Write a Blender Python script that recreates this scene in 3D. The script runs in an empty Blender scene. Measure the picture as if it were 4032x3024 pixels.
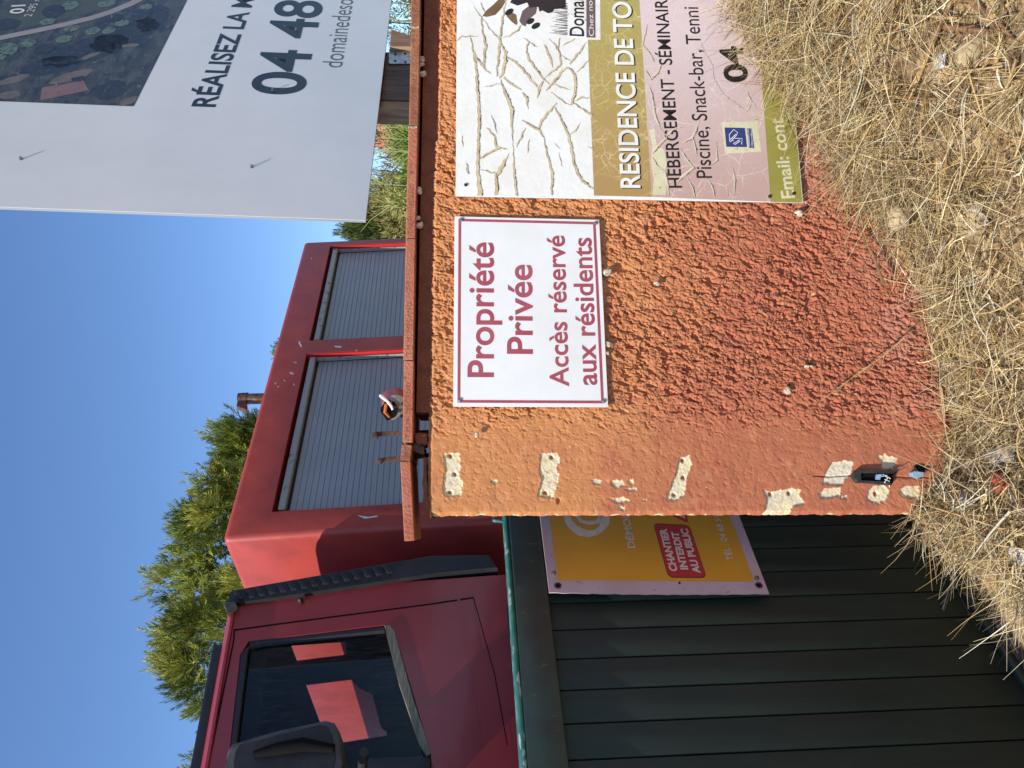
import bpy, bmesh, math, random
import numpy as np
from mathutils import Vector, Matrix
from mathutils.geometry import tessellate_polygon
random.seed(7); rng = np.random.default_rng(7)
S = bpy.context.scene; COL = S.collection
R = math.radians

# ------------------------------------------------------------------ camera
EYE = Vector((0, 0, 1.5)); FPX = 2916.0
PITCH = R(3.0); EPS = 0.006
Fw = Vector((0, math.cos(PITCH), -math.sin(PITCH)))
dn0 = Vector((0, -math.sin(PITCH), -math.cos(PITCH)))
Rt = (math.cos(EPS)*Vector((1, 0, 0)) - math.sin(EPS)*dn0)
Dn = (math.cos(EPS)*dn0 + math.sin(EPS)*Vector((1, 0, 0)))
cam = bpy.data.cameras.new('camera'); co = bpy.data.objects.new('camera', cam); COL.objects.link(co)
cam.sensor_fit = 'HORIZONTAL'; cam.sensor_width = 36; cam.lens = FPX*36/4032; cam.clip_end = 2000; cam.clip_start = .02
# phone held upright, picture stored turned a quarter: picture-right is the world's down
m = Matrix.Identity(4)
for i, v in enumerate((Dn, Rt, -Fw)):
    for k in range(3): m[k][i] = v[k]
m.translation = EYE; co.matrix_world = m
S.camera = co
def ray(px, py): return Fw + (px-2016)/FPX*Dn + (1512-py)/FPX*Rt

# ------------------------------------------------------------------ light
w = bpy.data.worlds.new('World'); S.world = w; w.use_nodes = True
SUN_EL, SUN_AZ = 45.0, math.degrees(math.atan2(-.628, -.779))
nt = w.node_tree; bg = nt.nodes['Background']
sky = nt.nodes.new('ShaderNodeTexSky'); sky.sky_type = 'NISHITA'; sky.sun_disc = False
sky.sun_elevation = R(SUN_EL); sky.sun_rotation = R(SUN_AZ % 360)
sky.air_density = 1.0; sky.dust_density = .0; sky.ozone_density = 2.2
tn_ = nt.nodes.new('ShaderNodeMix'); tn_.data_type = 'RGBA'; tn_.blend_type = 'MULTIPLY'; tn_.inputs[0].default_value = 1; tn_.inputs[7].default_value = (.80, .96, 1.17, 1)
nt.links.new(sky.outputs[0], tn_.inputs[6]); nt.links.new(tn_.outputs[2], bg.inputs[0]); bg.inputs[1].default_value = .15
sl = bpy.data.lights.new('sun', 'SUN'); sl.energy = 5.0; sl.angle = R(.53); sl.color = (1, .935, .82)
so = bpy.data.objects.new('sun', sl); COL.objects.link(so)
sv = Vector((math.sin(R(SUN_AZ))*math.cos(R(SUN_EL)), math.cos(R(SUN_AZ))*math.cos(R(SUN_EL)), math.sin(R(SUN_EL))))
so.rotation_euler = sv.to_track_quat('Z', 'Y').to_euler(); so.location = (-3, -4, 8)
S.view_settings.view_transform = 'Standard'; S.view_settings.look = 'None'; S.view_settings.exposure = .08; S.view_settings.gamma = 1
S.cycles.max_bounces = 8; S.cycles.transparent_max_bounces = 16

# ------------------------------------------------------------------ frames
class Frame:
    """vertical-ish plane: X along, Y into (away from viewer), Z up"""
    def __init__(s, az, pitch, lean, px, py, depth):
        a = R(az); h = Vector((math.sin(a), math.cos(a), 0)); into = Vector((-math.cos(a), math.sin(a), 0)); z = Vector((0, 0, 1))
        p, g = R(pitch), R(lean)
        s.ex = h*math.cos(p)+z*math.sin(p); ez = z*math.cos(p)-h*math.sin(p)
        s.ez = ez*math.cos(g)+into*math.sin(g); s.ey = into*math.cos(g)-ez*math.sin(g)
        r = ray(px, py); s.o = EYE + r*(depth/r.y)
        s.m = Matrix.Identity(4)
        for i, v in enumerate((s.ex, s.ey, s.ez)):
            for k in range(3): s.m[k][i] = v[k]
        s.m.translation = s.o
    def loc(s, px, py, y=0.0):
        r = ray(px, py); o = s.o+s.ey*y
        t = (o-EYE).dot(s.ey)/r.dot(s.ey); P = EYE+r*t-s.o
        return (P.dot(s.ex), P.dot(s.ez))
    def w(s, x, y, z): return s.o+s.ex*x+s.ey*y+s.ez*z
    def l(s, P):
        d = Vector(P)-s.o; return (d.dot(s.ex), d.dot(s.ey), d.dot(s.ez))
WALL = Frame(79.5, 0, 0, 2087, 1233, 2.30)
GATE = Frame(37.5, 1.4, 0, 1985, 2021, 2.73)
TRUCK = Frame(40.0, 2.35, 2.7, 900, 2125, 3.87)
BOARD = Frame(51.5, 1.8, -1.5, 1440, 868, 3.0)
def ground_pt(px, py, z):
    r = ray(px, py); t = (z-EYE.z)/r.z; return EYE+r*t

# ------------------------------------------------------------------ tagging
def tag(o, label=None, cat=None, group=None, kind=None):
    for k, v in (('label', label), ('category', cat), ('group', group), ('kind', kind)):
        if v: o[k] = v
    return o
def empty(name, mat4, label=None, cat=None, group=None, kind=None):
    o = bpy.data.objects.new(name, None); COL.objects.link(o); o.matrix_world = mat4; o.empty_display_size = .1
    return tag(o, label, cat, group, kind)
def at(x, y, z, rz=0): return Matrix.Translation((x, y, z)) @ Matrix.Rotation(rz, 4, 'Z')

# ------------------------------------------------------------------ materials
def lin(r, g, b):
    f = lambda c: (c/255/12.92) if c/255 <= .04045 else ((c/255+.055)/1.055)**2.4
    return (f(r), f(g), f(b), 1)
def mat(name, col, rough=.6, metal=0, col2=None, nscale=6, nlo=.4, nhi=.65, bump=0, bscale=60, spec=.5, coat=0, stretch=(1, 1, 1), detail=6):
    M = bpy.data.materials.new(name); M.use_nodes = True; t = M.node_tree; b = t.nodes['Principled BSDF']
    b.inputs['Base Color'].default_value = col; b.inputs['Roughness'].default_value = rough; b.inputs['Metallic'].default_value = metal
    b.inputs['Specular IOR Level'].default_value = spec; b.inputs['Coat Weight'].default_value = coat; b.inputs['Coat Roughness'].default_value = .08
    tc = t.nodes.new('ShaderNodeTexCoord'); mp = t.nodes.new('ShaderNodeMapping'); mp.inputs['Scale'].default_value = stretch
    t.links.new(tc.outputs['Object'], mp.inputs[0])
    if col2:
        n = t.nodes.new('ShaderNodeTexNoise'); n.inputs['Scale'].default_value = nscale; n.inputs['Detail'].default_value = detail; n.inputs['Roughness'].default_value = .65
        t.links.new(mp.outputs[0], n.inputs[0])
        r = t.nodes.new('ShaderNodeMapRange'); r.inputs[1].default_value = nlo; r.inputs[2].default_value = nhi
        t.links.new(n.outputs['Fac'], r.inputs[0])
        x = t.nodes.new('ShaderNodeMix'); x.data_type = 'RGBA'; x.inputs[6].default_value = col; x.inputs[7].default_value = col2
        t.links.new(r.outputs[0], x.inputs[0]); t.links.new(x.outputs[2], b.inputs['Base Color'])
        M['mix'] = x.name
    if bump:
        n = t.nodes.new('ShaderNodeTexNoise'); n.inputs['Scale'].default_value = bscale; n.inputs['Detail'].default_value = 5
        t.links.new(mp.outputs[0], n.inputs[0]); bp = t.nodes.new('ShaderNodeBump'); bp.inputs['Strength'].default_value = bump; bp.inputs['Distance'].default_value = .01
        t.links.new(n.outputs['Fac'], bp.inputs['Height']); t.links.new(bp.outputs[0], b.inputs['Normal'])
    return M
def specks(M, col, scale=180, lo=.70, hi=.73, amt=1.0, stretch=(1, 1, 1)):
    """sparse flecks of dirt or chipped paint laid over a material's colour"""
    t = M.node_tree; b = t.nodes['Principled BSDF']; tc = t.nodes.new('ShaderNodeTexCoord'); mp = t.nodes.new('ShaderNodeMapping'); mp.inputs['Scale'].default_value = stretch
    t.links.new(tc.outputs['Object'], mp.inputs[0])
    n = t.nodes.new('ShaderNodeTexNoise'); n.inputs['Scale'].default_value = scale; n.inputs['Detail'].default_value = 3; t.links.new(mp.outputs[0], n.inputs[0])
    r = t.nodes.new('ShaderNodeMapRange'); r.inputs[1].default_value = lo; r.inputs[2].default_value = hi; r.inputs[4].default_value = amt; t.links.new(n.outputs['Fac'], r.inputs[0])
    x = t.nodes.new('ShaderNodeMix'); x.data_type = 'RGBA'; x.inputs[7].default_value = col
    if b.inputs['Base Color'].is_linked: t.links.new(b.inputs['Base Color'].links[0].from_socket, x.inputs[6])
    else: x.inputs[6].default_value = b.inputs['Base Color'].default_value
    t.links.new(r.outputs[0], x.inputs[0]); t.links.new(x.outputs[2], b.inputs['Base Color'])
    return M
def attr_mat(name, attr, rough=.8, bump=0, bscale=200, spec=.3):
    M = mat(name, (1, 1, 1, 1), rough, spec=spec, bump=bump, bscale=bscale); t = M.node_tree
    a = t.nodes.new('ShaderNodeAttribute'); a.attribute_name = attr
    t.links.new(a.outputs['Color'], t.nodes['Principled BSDF'].inputs['Base Color']); return M
def glass(name, tint=(.75, .78, .8), base=.035):
    M = bpy.data.materials.new(name); M.use_nodes = True; t = M.node_tree; t.nodes.clear()
    o = t.nodes.new('ShaderNodeOutputMaterial'); tr = t.nodes.new('ShaderNodeBsdfTransparent'); tr.inputs[0].default_value = (*tint, 1)
    g = t.nodes.new('ShaderNodeBsdfGlossy'); g.inputs['Roughness'].default_value = .02
    f = t.nodes.new('ShaderNodeFresnel'); f.inputs[0].default_value = 1.36; x = t.nodes.new('ShaderNodeMixShader')
    # film of dust, in rubbed streaks
    d = t.nodes.new('ShaderNodeBsdfDiffuse'); d.inputs[0].default_value = (.42, .34, .26, 1); tc = t.nodes.new('ShaderNodeTexCoord'); mp = t.nodes.new('ShaderNodeMapping'); mp.inputs['Scale'].default_value = (14, 3, 2)
    n = t.nodes.new('ShaderNodeTexNoise'); n.inputs['Scale'].default_value = 9; n.inputs['Detail'].default_value = 8
    r = t.nodes.new('ShaderNodeMapRange'); r.inputs[1].default_value = .45; r.inputs[2].default_value = .8; r.inputs[4].default_value = base*2.4
    t.links.new(tc.outputs['Object'], mp.inputs[0]); t.links.new(mp.outputs[0], n.inputs[0]); t.links.new(n.outputs['Fac'], r.inputs[0])
    y = t.nodes.new('ShaderNodeMixShader')
    t.links.new(f.outputs[0], x.inputs[0]); t.links.new(tr.outputs[0], x.inputs[1]); t.links.new(g.outputs[0], x.inputs[2])
    t.links.new(r.outputs[0], y.inputs[0]); t.links.new(x.outputs[0], y.inputs[1]); t.links.new(d.outputs[0], y.inputs[2]); t.links.new(y.outputs[0], o.inputs[0])
    return M
K = {}
K['tile'] = specks(mat('terracotta', lin(172, 98, 74), .85, col2=lin(188, 120, 92), nscale=9, bump=.5, bscale=120), lin(96, 62, 52), 40, .6, .75, .8)
K['tile_old'] = specks(mat('weathered_terracotta', lin(168, 112, 80), .85, col2=lin(140, 82, 60), nscale=14, bump=.5, bscale=120), lin(90, 66, 50), 40, .58, .75, .8)
K['tile_text'] = mat('pressed_clay', lin(148, 82, 62), .9, bump=.4, bscale=150)
K['mortar'] = mat('lime_mortar', lin(205, 190, 165), .9, col2=lin(150, 130, 110), nscale=40, bump=.8, bscale=90)
K['bed'] = mat('shaded_mortar_bed', lin(136, 74, 50), .9, col2=lin(112, 62, 44), nscale=20, bump=1, bscale=70)  # brown deepened to carry the shadow band under the coping
K['white_sign'] = specks(mat('white_enamel', lin(236, 236, 236), .32, col2=lin(226, 226, 222), nscale=3, spec=.5), lin(200, 196, 186), 55, .68, .8, .6)
K['red_print'] = mat('faded_red_print', lin(164, 72, 86), .4, col2=lin(172, 84, 96), nscale=12)
K['steel'] = mat('galvanised_steel', lin(160, 165, 172), .4, .9, col2=lin(120, 126, 134), nscale=30)
K['dark_steel'] = mat('dull_screw', lin(70, 66, 62), .5, .7)
K['edge'] = mat('aluminium_edge', lin(190, 190, 185), .4, .5)
K['vinyl'] = specks(mat('cracked_white_vinyl', lin(240, 239, 234), .5, col2=lin(232, 229, 220), nscale=7, bump=.12, bscale=50), lin(206, 196, 178), 60, .66, .78, .5)
K['glue'] = mat('exposed_tan_backing', lin(216, 196, 158), .7, col2=lin(196, 172, 128), nscale=22, bump=.2)
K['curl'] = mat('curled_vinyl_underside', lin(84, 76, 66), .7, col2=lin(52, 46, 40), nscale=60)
K['curl_lit'] = mat('lit_vinyl_lip', lin(245, 243, 236), .5)
K['black_print'] = mat('black_print', lin(26, 24, 26), .5, col2=lin(36, 34, 34), nscale=30)
K['white_print'] = specks(mat('white_print', lin(240, 238, 232), .5, col2=lin(226, 222, 212), nscale=18), lin(150, 130, 96), 45, .64, .70, .7)
K['brown_print'] = mat('brown_print', lin(112, 84, 56), .5, col2=lin(136, 108, 74), nscale=30)
K['dark_brown'] = mat('dark_brown_print', lin(52, 38, 40), .5, col2=lin(40, 30, 32), nscale=20)
K['mauve'] = mat('mauve_print', lin(108, 88, 88), .5)
K['olive_print'] = specks(mat('olive_green_print', lin(158, 150, 70), .5, col2=lin(148, 140, 62), nscale=8), lin(196, 186, 120), 90, .66, .72, .6)
K['cream_print'] = mat('cream_print', lin(222, 214, 176), .6, col2=lin(206, 196, 150), nscale=40)
K['sticker_bg'] = specks(mat('yellowed_sticker', lin(222, 214, 178), .6, col2=lin(210, 202, 160), nscale=20), lin(140, 130, 90), 160, .66, .7)
K['blue_print'] = mat('blue_print', lin(46, 58, 116), .4, col2=lin(54, 66, 122), nscale=15)
K['board_white'] = mat('billboard_white', lin(240, 238, 232), .28, col2=lin(232, 230, 225), nscale=1.5, spec=.35)
K['grey_print'] = mat('grey_print', lin(96, 98, 100), .5)
K['ink'] = mat('billboard_ink', lin(24, 28, 38), .4)
K['gate'] = specks(mat('dark_green_paint', lin(36, 52, 43), .55, col2=lin(30, 43, 37), nscale=5, spec=.4, stretch=(3, 1, .5)), lin(86, 84, 70), 70, .70, .78, .5, (3, 1, .6))
K['gate_rail'] = specks(mat('green_gate_rail_paint', lin(48, 66, 58), .5, col2=lin(46, 50, 46), nscale=9), lin(120, 104, 76), 90, .68, .73, .8, (1, 1, .35))
K['teal'] = specks(mat('worn_sunlit_teal_paint', lin(40, 104, 92), .45, col2=lin(64, 126, 112), nscale=30, stretch=(.5, 1, 1)), lin(176, 190, 180), 60, .57, .64, .8, (.4, 1, 1))  # gate green brightened to teal where sun catches the edges; flecks are wear
K['yellow'] = mat('yellow_board', lin(232, 174, 50), .5, col2=lin(222, 164, 46), nscale=4)
K['board_margin'] = specks(mat('board_white_margin', lin(206, 186, 190), .5, col2=lin(196, 174, 176), nscale=8), lin(120, 100, 92), 40, .68, .74, .6)
K['board_letter'] = mat('board_letter', lin(236, 224, 206), .6, col2=lin(224, 208, 184), nscale=60)
K['sign_red'] = mat('warning_red', lin(196, 56, 58), .5)
K['tread'] = mat('rubber', lin(30, 30, 30), .85, bump=.4, bscale=30)
K['box_red'] = specks(mat('faded_red_truck_paint', lin(184, 72, 60), .5, col2=lin(164, 62, 54), nscale=5, bump=.05, bscale=160), lin(196, 150, 140), 26, .74, .76, .7)
K['cab_red'] = specks(mat('red_cab_paint', lin(166, 54, 56), .34, col2=lin(154, 48, 50), nscale=3, coat=.25), lin(180, 110, 110), 30, .76, .78, .5)
K['reveal'] = mat('sunlit_red_reveal', lin(200, 40, 40), .5)  # brighter red paints the sunlight on the left-facing jambs
K['slat'] = mat('grey_aluminium_slat', lin(172, 174, 178), .5, .1, col2=lin(164, 167, 172), nscale=3)
K['slat_gap'] = mat('slat_gap', lin(64, 68, 76), .7)
K['rail_grey'] = specks(mat('dusty_guide_rail', lin(176, 172, 164), .5, .3), lin(110, 104, 96), 30, .6, .7)
K['black_rubber'] = mat('black_plastic', lin(34, 34, 38), .5, col2=lin(44, 44, 47), nscale=9, bump=.05, bscale=300)
K['mirror_plastic'] = mat('scuffed_lit_rim_plastic', lin(84, 82, 80), .6, col2=lin(66, 65, 65), nscale=16, bump=.1, bscale=260)  # mirror rim's lit edge put into a lighter plastic than its back
K['sill'] = specks(mat('dusty_weatherstrip', lin(150, 140, 120), .8, col2=lin(104, 96, 82), nscale=9, stretch=(1, 1, 12)), lin(70, 66, 60), 150, .62, .72)
K['interior'] = mat('black_cab_lining', lin(13, 13, 14), .9, spec=.2)
K['glass'] = glass('window_glass')
K['windscreen'] = glass('windscreen_glass', (.3, .33, .33))
K['mirror'] = mat('mirror_glass', (.8, .8, .8, 1), .02, 1)
K['rust'] = specks(mat('rusty_iron', lin(104, 80, 70), .75, .3, col2=lin(70, 52, 46), nscale=40, bump=.3), lin(130, 70, 44), 60, .58, .66)
K['flue'] = specks(mat('sooty_flue', lin(120, 108, 96), .6, .4, col2=lin(70, 58, 50), nscale=25), lin(112, 58, 36), 18, .52, .62)
K['grey_plate'] = specks(mat('dirty_grey_plate', lin(138, 140, 134), .6, .3, col2=lin(110, 110, 104), nscale=40), lin(60, 46, 38), 90, .64, .7)
K['amber'] = mat('amber_plastic', lin(190, 96, 30), .3)
K['white_plastic'] = mat('white_plastic', lin(235, 235, 230), .35)
K['black_box'] = specks(mat('dusty_black_plastic', lin(44, 44, 46), .6, col2=lin(60, 58, 56), nscale=30), lin(130, 120, 110), 120, .66, .72)
K['pale_blue'] = mat('pale_blue_plastic', lin(150, 190, 214), .4, col2=lin(120, 160, 190), nscale=60)
K['post'] = specks(mat('weathered_post_wood', lin(126, 98, 78), .85, col2=lin(78, 62, 54), nscale=6, stretch=(9, 9, .8), bump=.4, bscale=40), lin(44, 36, 32), 14, .66, .72, 1, (2, 2, .7))
K['brace'] = mat('pale_brace_wood', lin(186, 148, 110), .8, col2=lin(150, 108, 76), nscale=7, stretch=(9, 9, .8))
K['shell'] = mat('snail_shell', lin(216, 206, 184), .5, col2=lin(150, 124, 92), nscale=160, stretch=(1, 1, .4))
K['stone'] = specks(mat('limestone', lin(196, 176, 136), .9, col2=lin(168, 148, 112), nscale=30, bump=.8, bscale=70), lin(120, 104, 80), 120, .6, .7)
K['stone_grey'] = mat('grey_stone', lin(176, 168, 158), .9, col2=lin(140, 134, 126), nscale=30, bump=.8, bscale=70)
K['brick_bit'] = mat('brick_fragment', lin(178, 92, 62), .9, col2=lin(150, 76, 54), nscale=40, bump=.6)
K['concrete'] = specks(mat('rough_concrete', lin(176, 154, 116), .95, col2=lin(140, 122, 92), nscale=14, bump=1, bscale=60), lin(110, 92, 70), 60, .55, .7)
K['bark'] = mat('pine_bark', lin(92, 74, 58), .9, col2=lin(60, 48, 40), nscale=12, bump=.6)
K['house_wall'] = mat('pink_render', lin(214, 176, 150), .9, col2=lin(206, 166, 140), nscale=3)
K['roof_tile'] = mat('orange_roof_tile', lin(196, 128, 96), .9, col2=lin(170, 100, 74), nscale=12)
K['window_dark'] = mat('dark_window', lin(40, 44, 50), .2)
K['plastic_bag'] = mat('translucent_plastic_scrap', lin(200, 200, 200), .35, col2=lin(170, 168, 164), nscale=30)
K['green_leaf'] = mat('weed_leaf', lin(78, 112, 56), .6, col2=lin(60, 92, 44), nscale=40)

# ------------------------------------------------------------------ mesh builder
class MB:
    def __init__(s): s.b = bmesh.new()
    def face(s, pts):
        return s.b.faces.new([s.b.verts.new(p) for p in pts])
    def box(s, x0, x1, y0, y1, z0, z1, bev=0, seg=1, tf=None):
        vs = [s.b.verts.new((x, y, z)) for x in (x0, x1) for y in (y0, y1) for z in (z0, z1)]
        if tf is not None:
            for v in vs: v.co = tf @ v.co
        fs = [s.b.faces.new([vs[i] for i in q]) for q in ((0, 1, 3, 2), (4, 6, 7, 5), (0, 4, 5, 1), (2, 3, 7, 6), (0, 2, 6, 4), (1, 5, 7, 3))]
        if bev:
            es = list({e for f in fs for e in f.edges}); bmesh.ops.bevel(s.b, geom=es, offset=bev, segments=seg, affect='EDGES', profile=.5)
        return s
    def prism(s, pts, y0, y1, bev=0):
        """polygon in x,z extruded in y"""
        a = [s.b.verts.new((x, y0, z)) for x, z in pts]; c = [s.b.verts.new((x, y1, z)) for x, z in pts]; n = len(pts)
        ff = s.b.faces.new(a); s.b.faces.new(c[::-1])
        for i in range(n): s.b.faces.new((a[i], c[i], c[(i+1) % n], a[(i+1) % n]))
        if bev: bmesh.ops.bevel(s.b, geom=list(ff.edges), offset=bev, segments=2, affect='EDGES', profile=.5)
        return s
    def holed(s, outer, holes, y):
        loops = [[Vector((x, z, 0)) for x, z in outer]]+[[Vector((x, z, 0)) for x, z in h] for h in holes]
        flat = [v for l in loops for v in l]; vs = [s.b.verts.new((v.x, y, v.y)) for v in flat]
        for t in tessellate_polygon(loops):
            try: s.b.faces.new([vs[i] for i in t])
            except ValueError: pass
        return s
    def strip(s, pts, y, th=0):
        """pts = [(x,z,width)] ribbon lying in the plane"""
        n = len(pts); L = []; Rr = []
        for i, (x, z, wd) in enumerate(pts):
            a = pts[max(i-1, 0)]; c = pts[min(i+1, n-1)]; d = Vector((c[0]-a[0], c[1]-a[1]));
            d = d.normalized() if d.length > 1e-9 else Vector((1, 0)); nx, nz = -d.y*wd/2, d.x*wd/2
            L.append(s.b.verts.new((x+nx, y, z+nz))); Rr.append(s.b.verts.new((x-nx, y, z-nz)))
        for i in range(n-1): s.b.faces.new((L[i], Rr[i], Rr[i+1], L[i+1]))
        return s
    def tube(s, pts, r, seg=8, cap=True):
        pts = [Vector(p) for p in pts]; rr = r if isinstance(r, (list, tuple)) else [r]*len(pts); rings = []
        for i, p in enumerate(pts):
            d = (pts[min(i+1, len(pts)-1)]-pts[max(i-1, 0)]).normalized(); u = d.orthogonal().normalized()
            if i and abs(pu.dot(d)) < .95: u = (pu-d*pu.dot(d)).normalized()
            pu = u; v = d.cross(u)
            rings.append([s.b.verts.new(p+(u*math.cos(2*math.pi*k/seg)+v*math.sin(2*math.pi*k/seg))*rr[i]) for k in range(seg)])
        for a, c in zip(rings, rings[1:]):
            for k in range(seg): s.b.faces.new((a[k], a[(k+1) % seg], c[(k+1) % seg], c[k]))
        if cap:
            s.b.faces.new(rings[0][::-1]); s.b.faces.new(rings[-1])
        return s
    def build(s, name, m, parent=None, smooth=False, mat4=None):
        bmesh.ops.recalc_face_normals(s.b, faces=s.b.faces)
        me = bpy.data.meshes.new(name); s.b.to_mesh(me); s.b.free()
        for x in (m if isinstance(m, (list, tuple)) else [m]): me.materials.append(x)
        if smooth:
            me.polygons.foreach_set('use_smooth', [True]*len(me.polygons))
            if smooth != 'all': me.set_sharp_from_angle(angle=R(40))
        o = bpy.data.objects.new(name, me); COL.objects.link(o)
        if parent: o.parent = parent
        if mat4 is not None: o.matrix_world = mat4
        return o
def np_mesh(name, co_, faces, m, parent=None, smooth=True, attrs=None, mat4=None):
    me = bpy.data.meshes.new(name); nv, nf, k = len(co_), len(faces), faces.shape[1]
    me.vertices.add(nv); me.vertices.foreach_set('co', co_.astype(np.float32).ravel())
    me.loops.add(nf*k); me.loops.foreach_set('vertex_index', faces.astype(np.int32).ravel())
    me.polygons.add(nf); me.polygons.foreach_set('loop_start', np.arange(0, nf*k, k, dtype=np.int32))
    me.polygons.foreach_set('use_smooth', np.full(nf, bool(smooth)))
    for nm, v in (attrs or {}).items():
        if v.ndim == 2:
            a = me.color_attributes.new(nm, 'FLOAT_COLOR', 'POINT'); a.data.foreach_set('color', np.c_[v, np.ones(nv)].astype(np.float32).ravel())
        else:
            a = me.attributes.new(nm, 'FLOAT', 'POINT'); a.data.foreach_set('value', v.astype(np.float32))
    me.update(calc_edges=True); me.validate()
    me.materials.append(m); o = bpy.data.objects.new(name, me); COL.objects.link(o)
    if parent: o.parent = parent
    if mat4 is not None: o.matrix_world = mat4
    return o
def vnoise(x, y, seed=0):
    """smooth gradient noise, about -1..1"""
    xi, yi = np.floor(x).astype(np.int64), np.floor(y).astype(np.int64); xf, yf = x-xi, y-yi
    def h(i, j):
        n = (i*374761393+j*668265263+seed*974711) & 0xffffffff; n = ((n ^ (n >> 13))*1274126177) & 0xffffffff
        return ((n ^ (n >> 16)) & 0xffff)/65535*2*np.pi
    u, v = xf*xf*xf*(xf*(xf*6-15)+10), yf*yf*yf*(yf*(yf*6-15)+10)
    def g(i, j, dx, dy): a = h(i, j); return np.cos(a)*dx+np.sin(a)*dy
    a = g(xi, yi, xf, yf); b = g(xi+1, yi, xf-1, yf); c = g(xi, yi+1, xf, yf-1); d = g(xi+1, yi+1, xf-1, yf-1)
    return ((a+(b-a)*u)+((c+(d-c)*u)-(a+(b-a)*u))*v)*1.5
def fbm(x, y, oct=4, seed=0, gain=.5):
    s = 0; a = 1; n = 0
    for i in range(oct): s = s+a*vnoise(x*2**i, y*2**i, seed+i*17); n += a; a *= gain
    return s/n

# ------------------------------------------------------------------ lettering
_fc = bpy.data.curves.new('lettering_curve', 'FONT'); _fo = bpy.data.objects.new('lettering_curve', _fc); COL.objects.link(_fo)
CAP = .682
def glyphs(txt, bold, spacing=1.0):
    _fc.body = txt; _fc.offset = bold; _fc.extrude = 0; _fc.resolution_u = 8; _fc.space_character = spacing
    dg = bpy.context.evaluated_depsgraph_get(); dg.update(); me = bpy.data.meshes.new_from_object(_fo.evaluated_get(dg))
    v = np.array([p.co[:] for p in me.vertices]); f = [tuple(p.vertices) for p in me.polygons]; bpy.data.meshes.remove(me)
    return v, f
def text(fr, txt, p0, p1, pt, m, parent, y=-.0005, bold=0., shift=(0, 0), name='lettering', spacing=1.0, loc=None, cap=None, th=.0):
    """p0,p1 = ends of the baseline, pt = top of the first capital"""
    a, b, c = [Vector(q) for q in ((p0, p1, pt) if loc else (fr.loc(*p0, y), fr.loc(*p1, y), fr.loc(*pt, y)))]
    d = (b-a); L = d.length; d.normalize(); n = Vector((-d.y, d.x)); H = (c-a).dot(n)
    v, f = glyphs(txt, bold, spacing)
    x0, x1 = v[:, 0].min(), v[:, 0].max(); X = (v[:, 0]-x0)/(x1-x0)*L; Z = v[:, 1]/((cap or CAP)+bold)*H
    mb = MB(); vs = [mb.b.verts.new((a.x+d.x*p+n.x*q+shift[0], y, a.y+d.y*p+n.y*q+shift[1])) for p, q in zip(X, Z)]
    for q in f:
        try: mb.b.faces.new([vs[i] for i in q])
        except ValueError: pass
    o = mb.build(name, m, parent); return o
def copy_tree(o, parent=None):
    c = o.copy(); COL.objects.link(c)
    if parent: c.parent = parent
    for ch in list(o.children): copy_tree(ch, c)
    return c
def clean(fr, px, y=0): return [fr.loc(a, b, y) for a, b in px]
def poly_px(fr, px, y, m, parent, name, th=.0006, bev=0):
    return MB().prism(clean(fr, px, y), y, y+th, bev).build(name, m, parent)
def crop(ox, oy, s): return lambda *q: [(ox+a/s, oy+b/s) for a, b in q]
def screw(fr, x, z, y, r, m, parent, name='screw', h=.004):
    mb = MB(); mb.tube([(x, y, z), (x, y-h*.7, z), (x, y-h, z)], [r, r, r*.55], 10)
    mb.tube([(x, y-h-.0002, z), (x, y-h+.001, z)], r*.3, 6); return mb.build(name, m, parent, True)

# ------------------------------------------------------------------ ground
XL = WALL.loc(2500, 2021)[0]                     # left end of the wall
_bp = [(3640, 2021), (3760, 1850), (3780, 1650), (3650, 1167), (3570, 948), (3430, 802), (3295, 600), (3145, 400), (3005, 150), (2925, 0), (2740, -500)]
_bx, _bz = zip(*[WALL.loc(*q) for q in _bp])
BX, BZ = np.array((-1.6,)+_bx+(4.5,)), np.array((_bz[0]-.1,)+_bz+(_bz[-1]+.12,))+WALL.o.z
_ep = [(3640, 2050), (3760, 2150), (3860, 2220), (3960, 2270), (4060, 2345), (4300, 2520)]
_el = sorted((-WALL.l(ground_pt(*q, .03))[1], WALL.l(ground_pt(*q, .03))[0]) for q in _ep)
ES = np.array([-.3]+[e[0] for e in _el]+[1.6, 6]); EX = np.array([XL-.0]+[e[1] for e in _el]+[_el[-1][1]-.15, _el[-1][1]-1.5])
LOW = -.20
exx, exy = WALL.ex.x, WALL.ex.y; eyx, eyy = WALL.ey.x, WALL.ey.y; ox_, oy_ = WALL.o.x, WALL.o.y
def sm(t): t = np.clip(t, 0, 1); return t*t*(3-2*t)
def verge(X, Y):
    xl = (X-ox_)*exx+(Y-oy_)*exy; s = -((X-ox_)*eyx+(Y-oy_)*eyy)
    on = sm((xl-np.interp(s, ES, EX)+.03+.03*fbm(X*9, Y*9, 3, 5))/.07)*sm((s+.26)/.05)
    return xl, s, on
def zground(X, Y, rough=True):
    xl, s, on = verge(X, Y)
    zv = np.interp(xl, BX, BZ)-.05*np.clip(s, 0, 1.2)+.03*np.exp(-np.abs(s)/.03)
    if rough:
        zv = zv+.034*fbm(X*6, Y*6, 4, 3)+.006*fbm(X*40, Y*40, 3, 9)
    far = np.hypot(X, Y)
    zl = LOW+.004*fbm(X*12, Y*12, 3, 4)+np.clip(far-9, 0, 60)*.012
    return zl+(zv-zl)*on*sm((4.5-np.abs(xl))/.6)*sm((3.2-s)/.8)
def axis(lo, hi, a, b, st):
    d = np.arange(a, b, st); k = np.geomspace(st*2, hi-b, 26); k2 = np.geomspace(st*2, a-lo, 26)
    return np.concatenate([(a-k2)[::-1], d, b+k])
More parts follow.
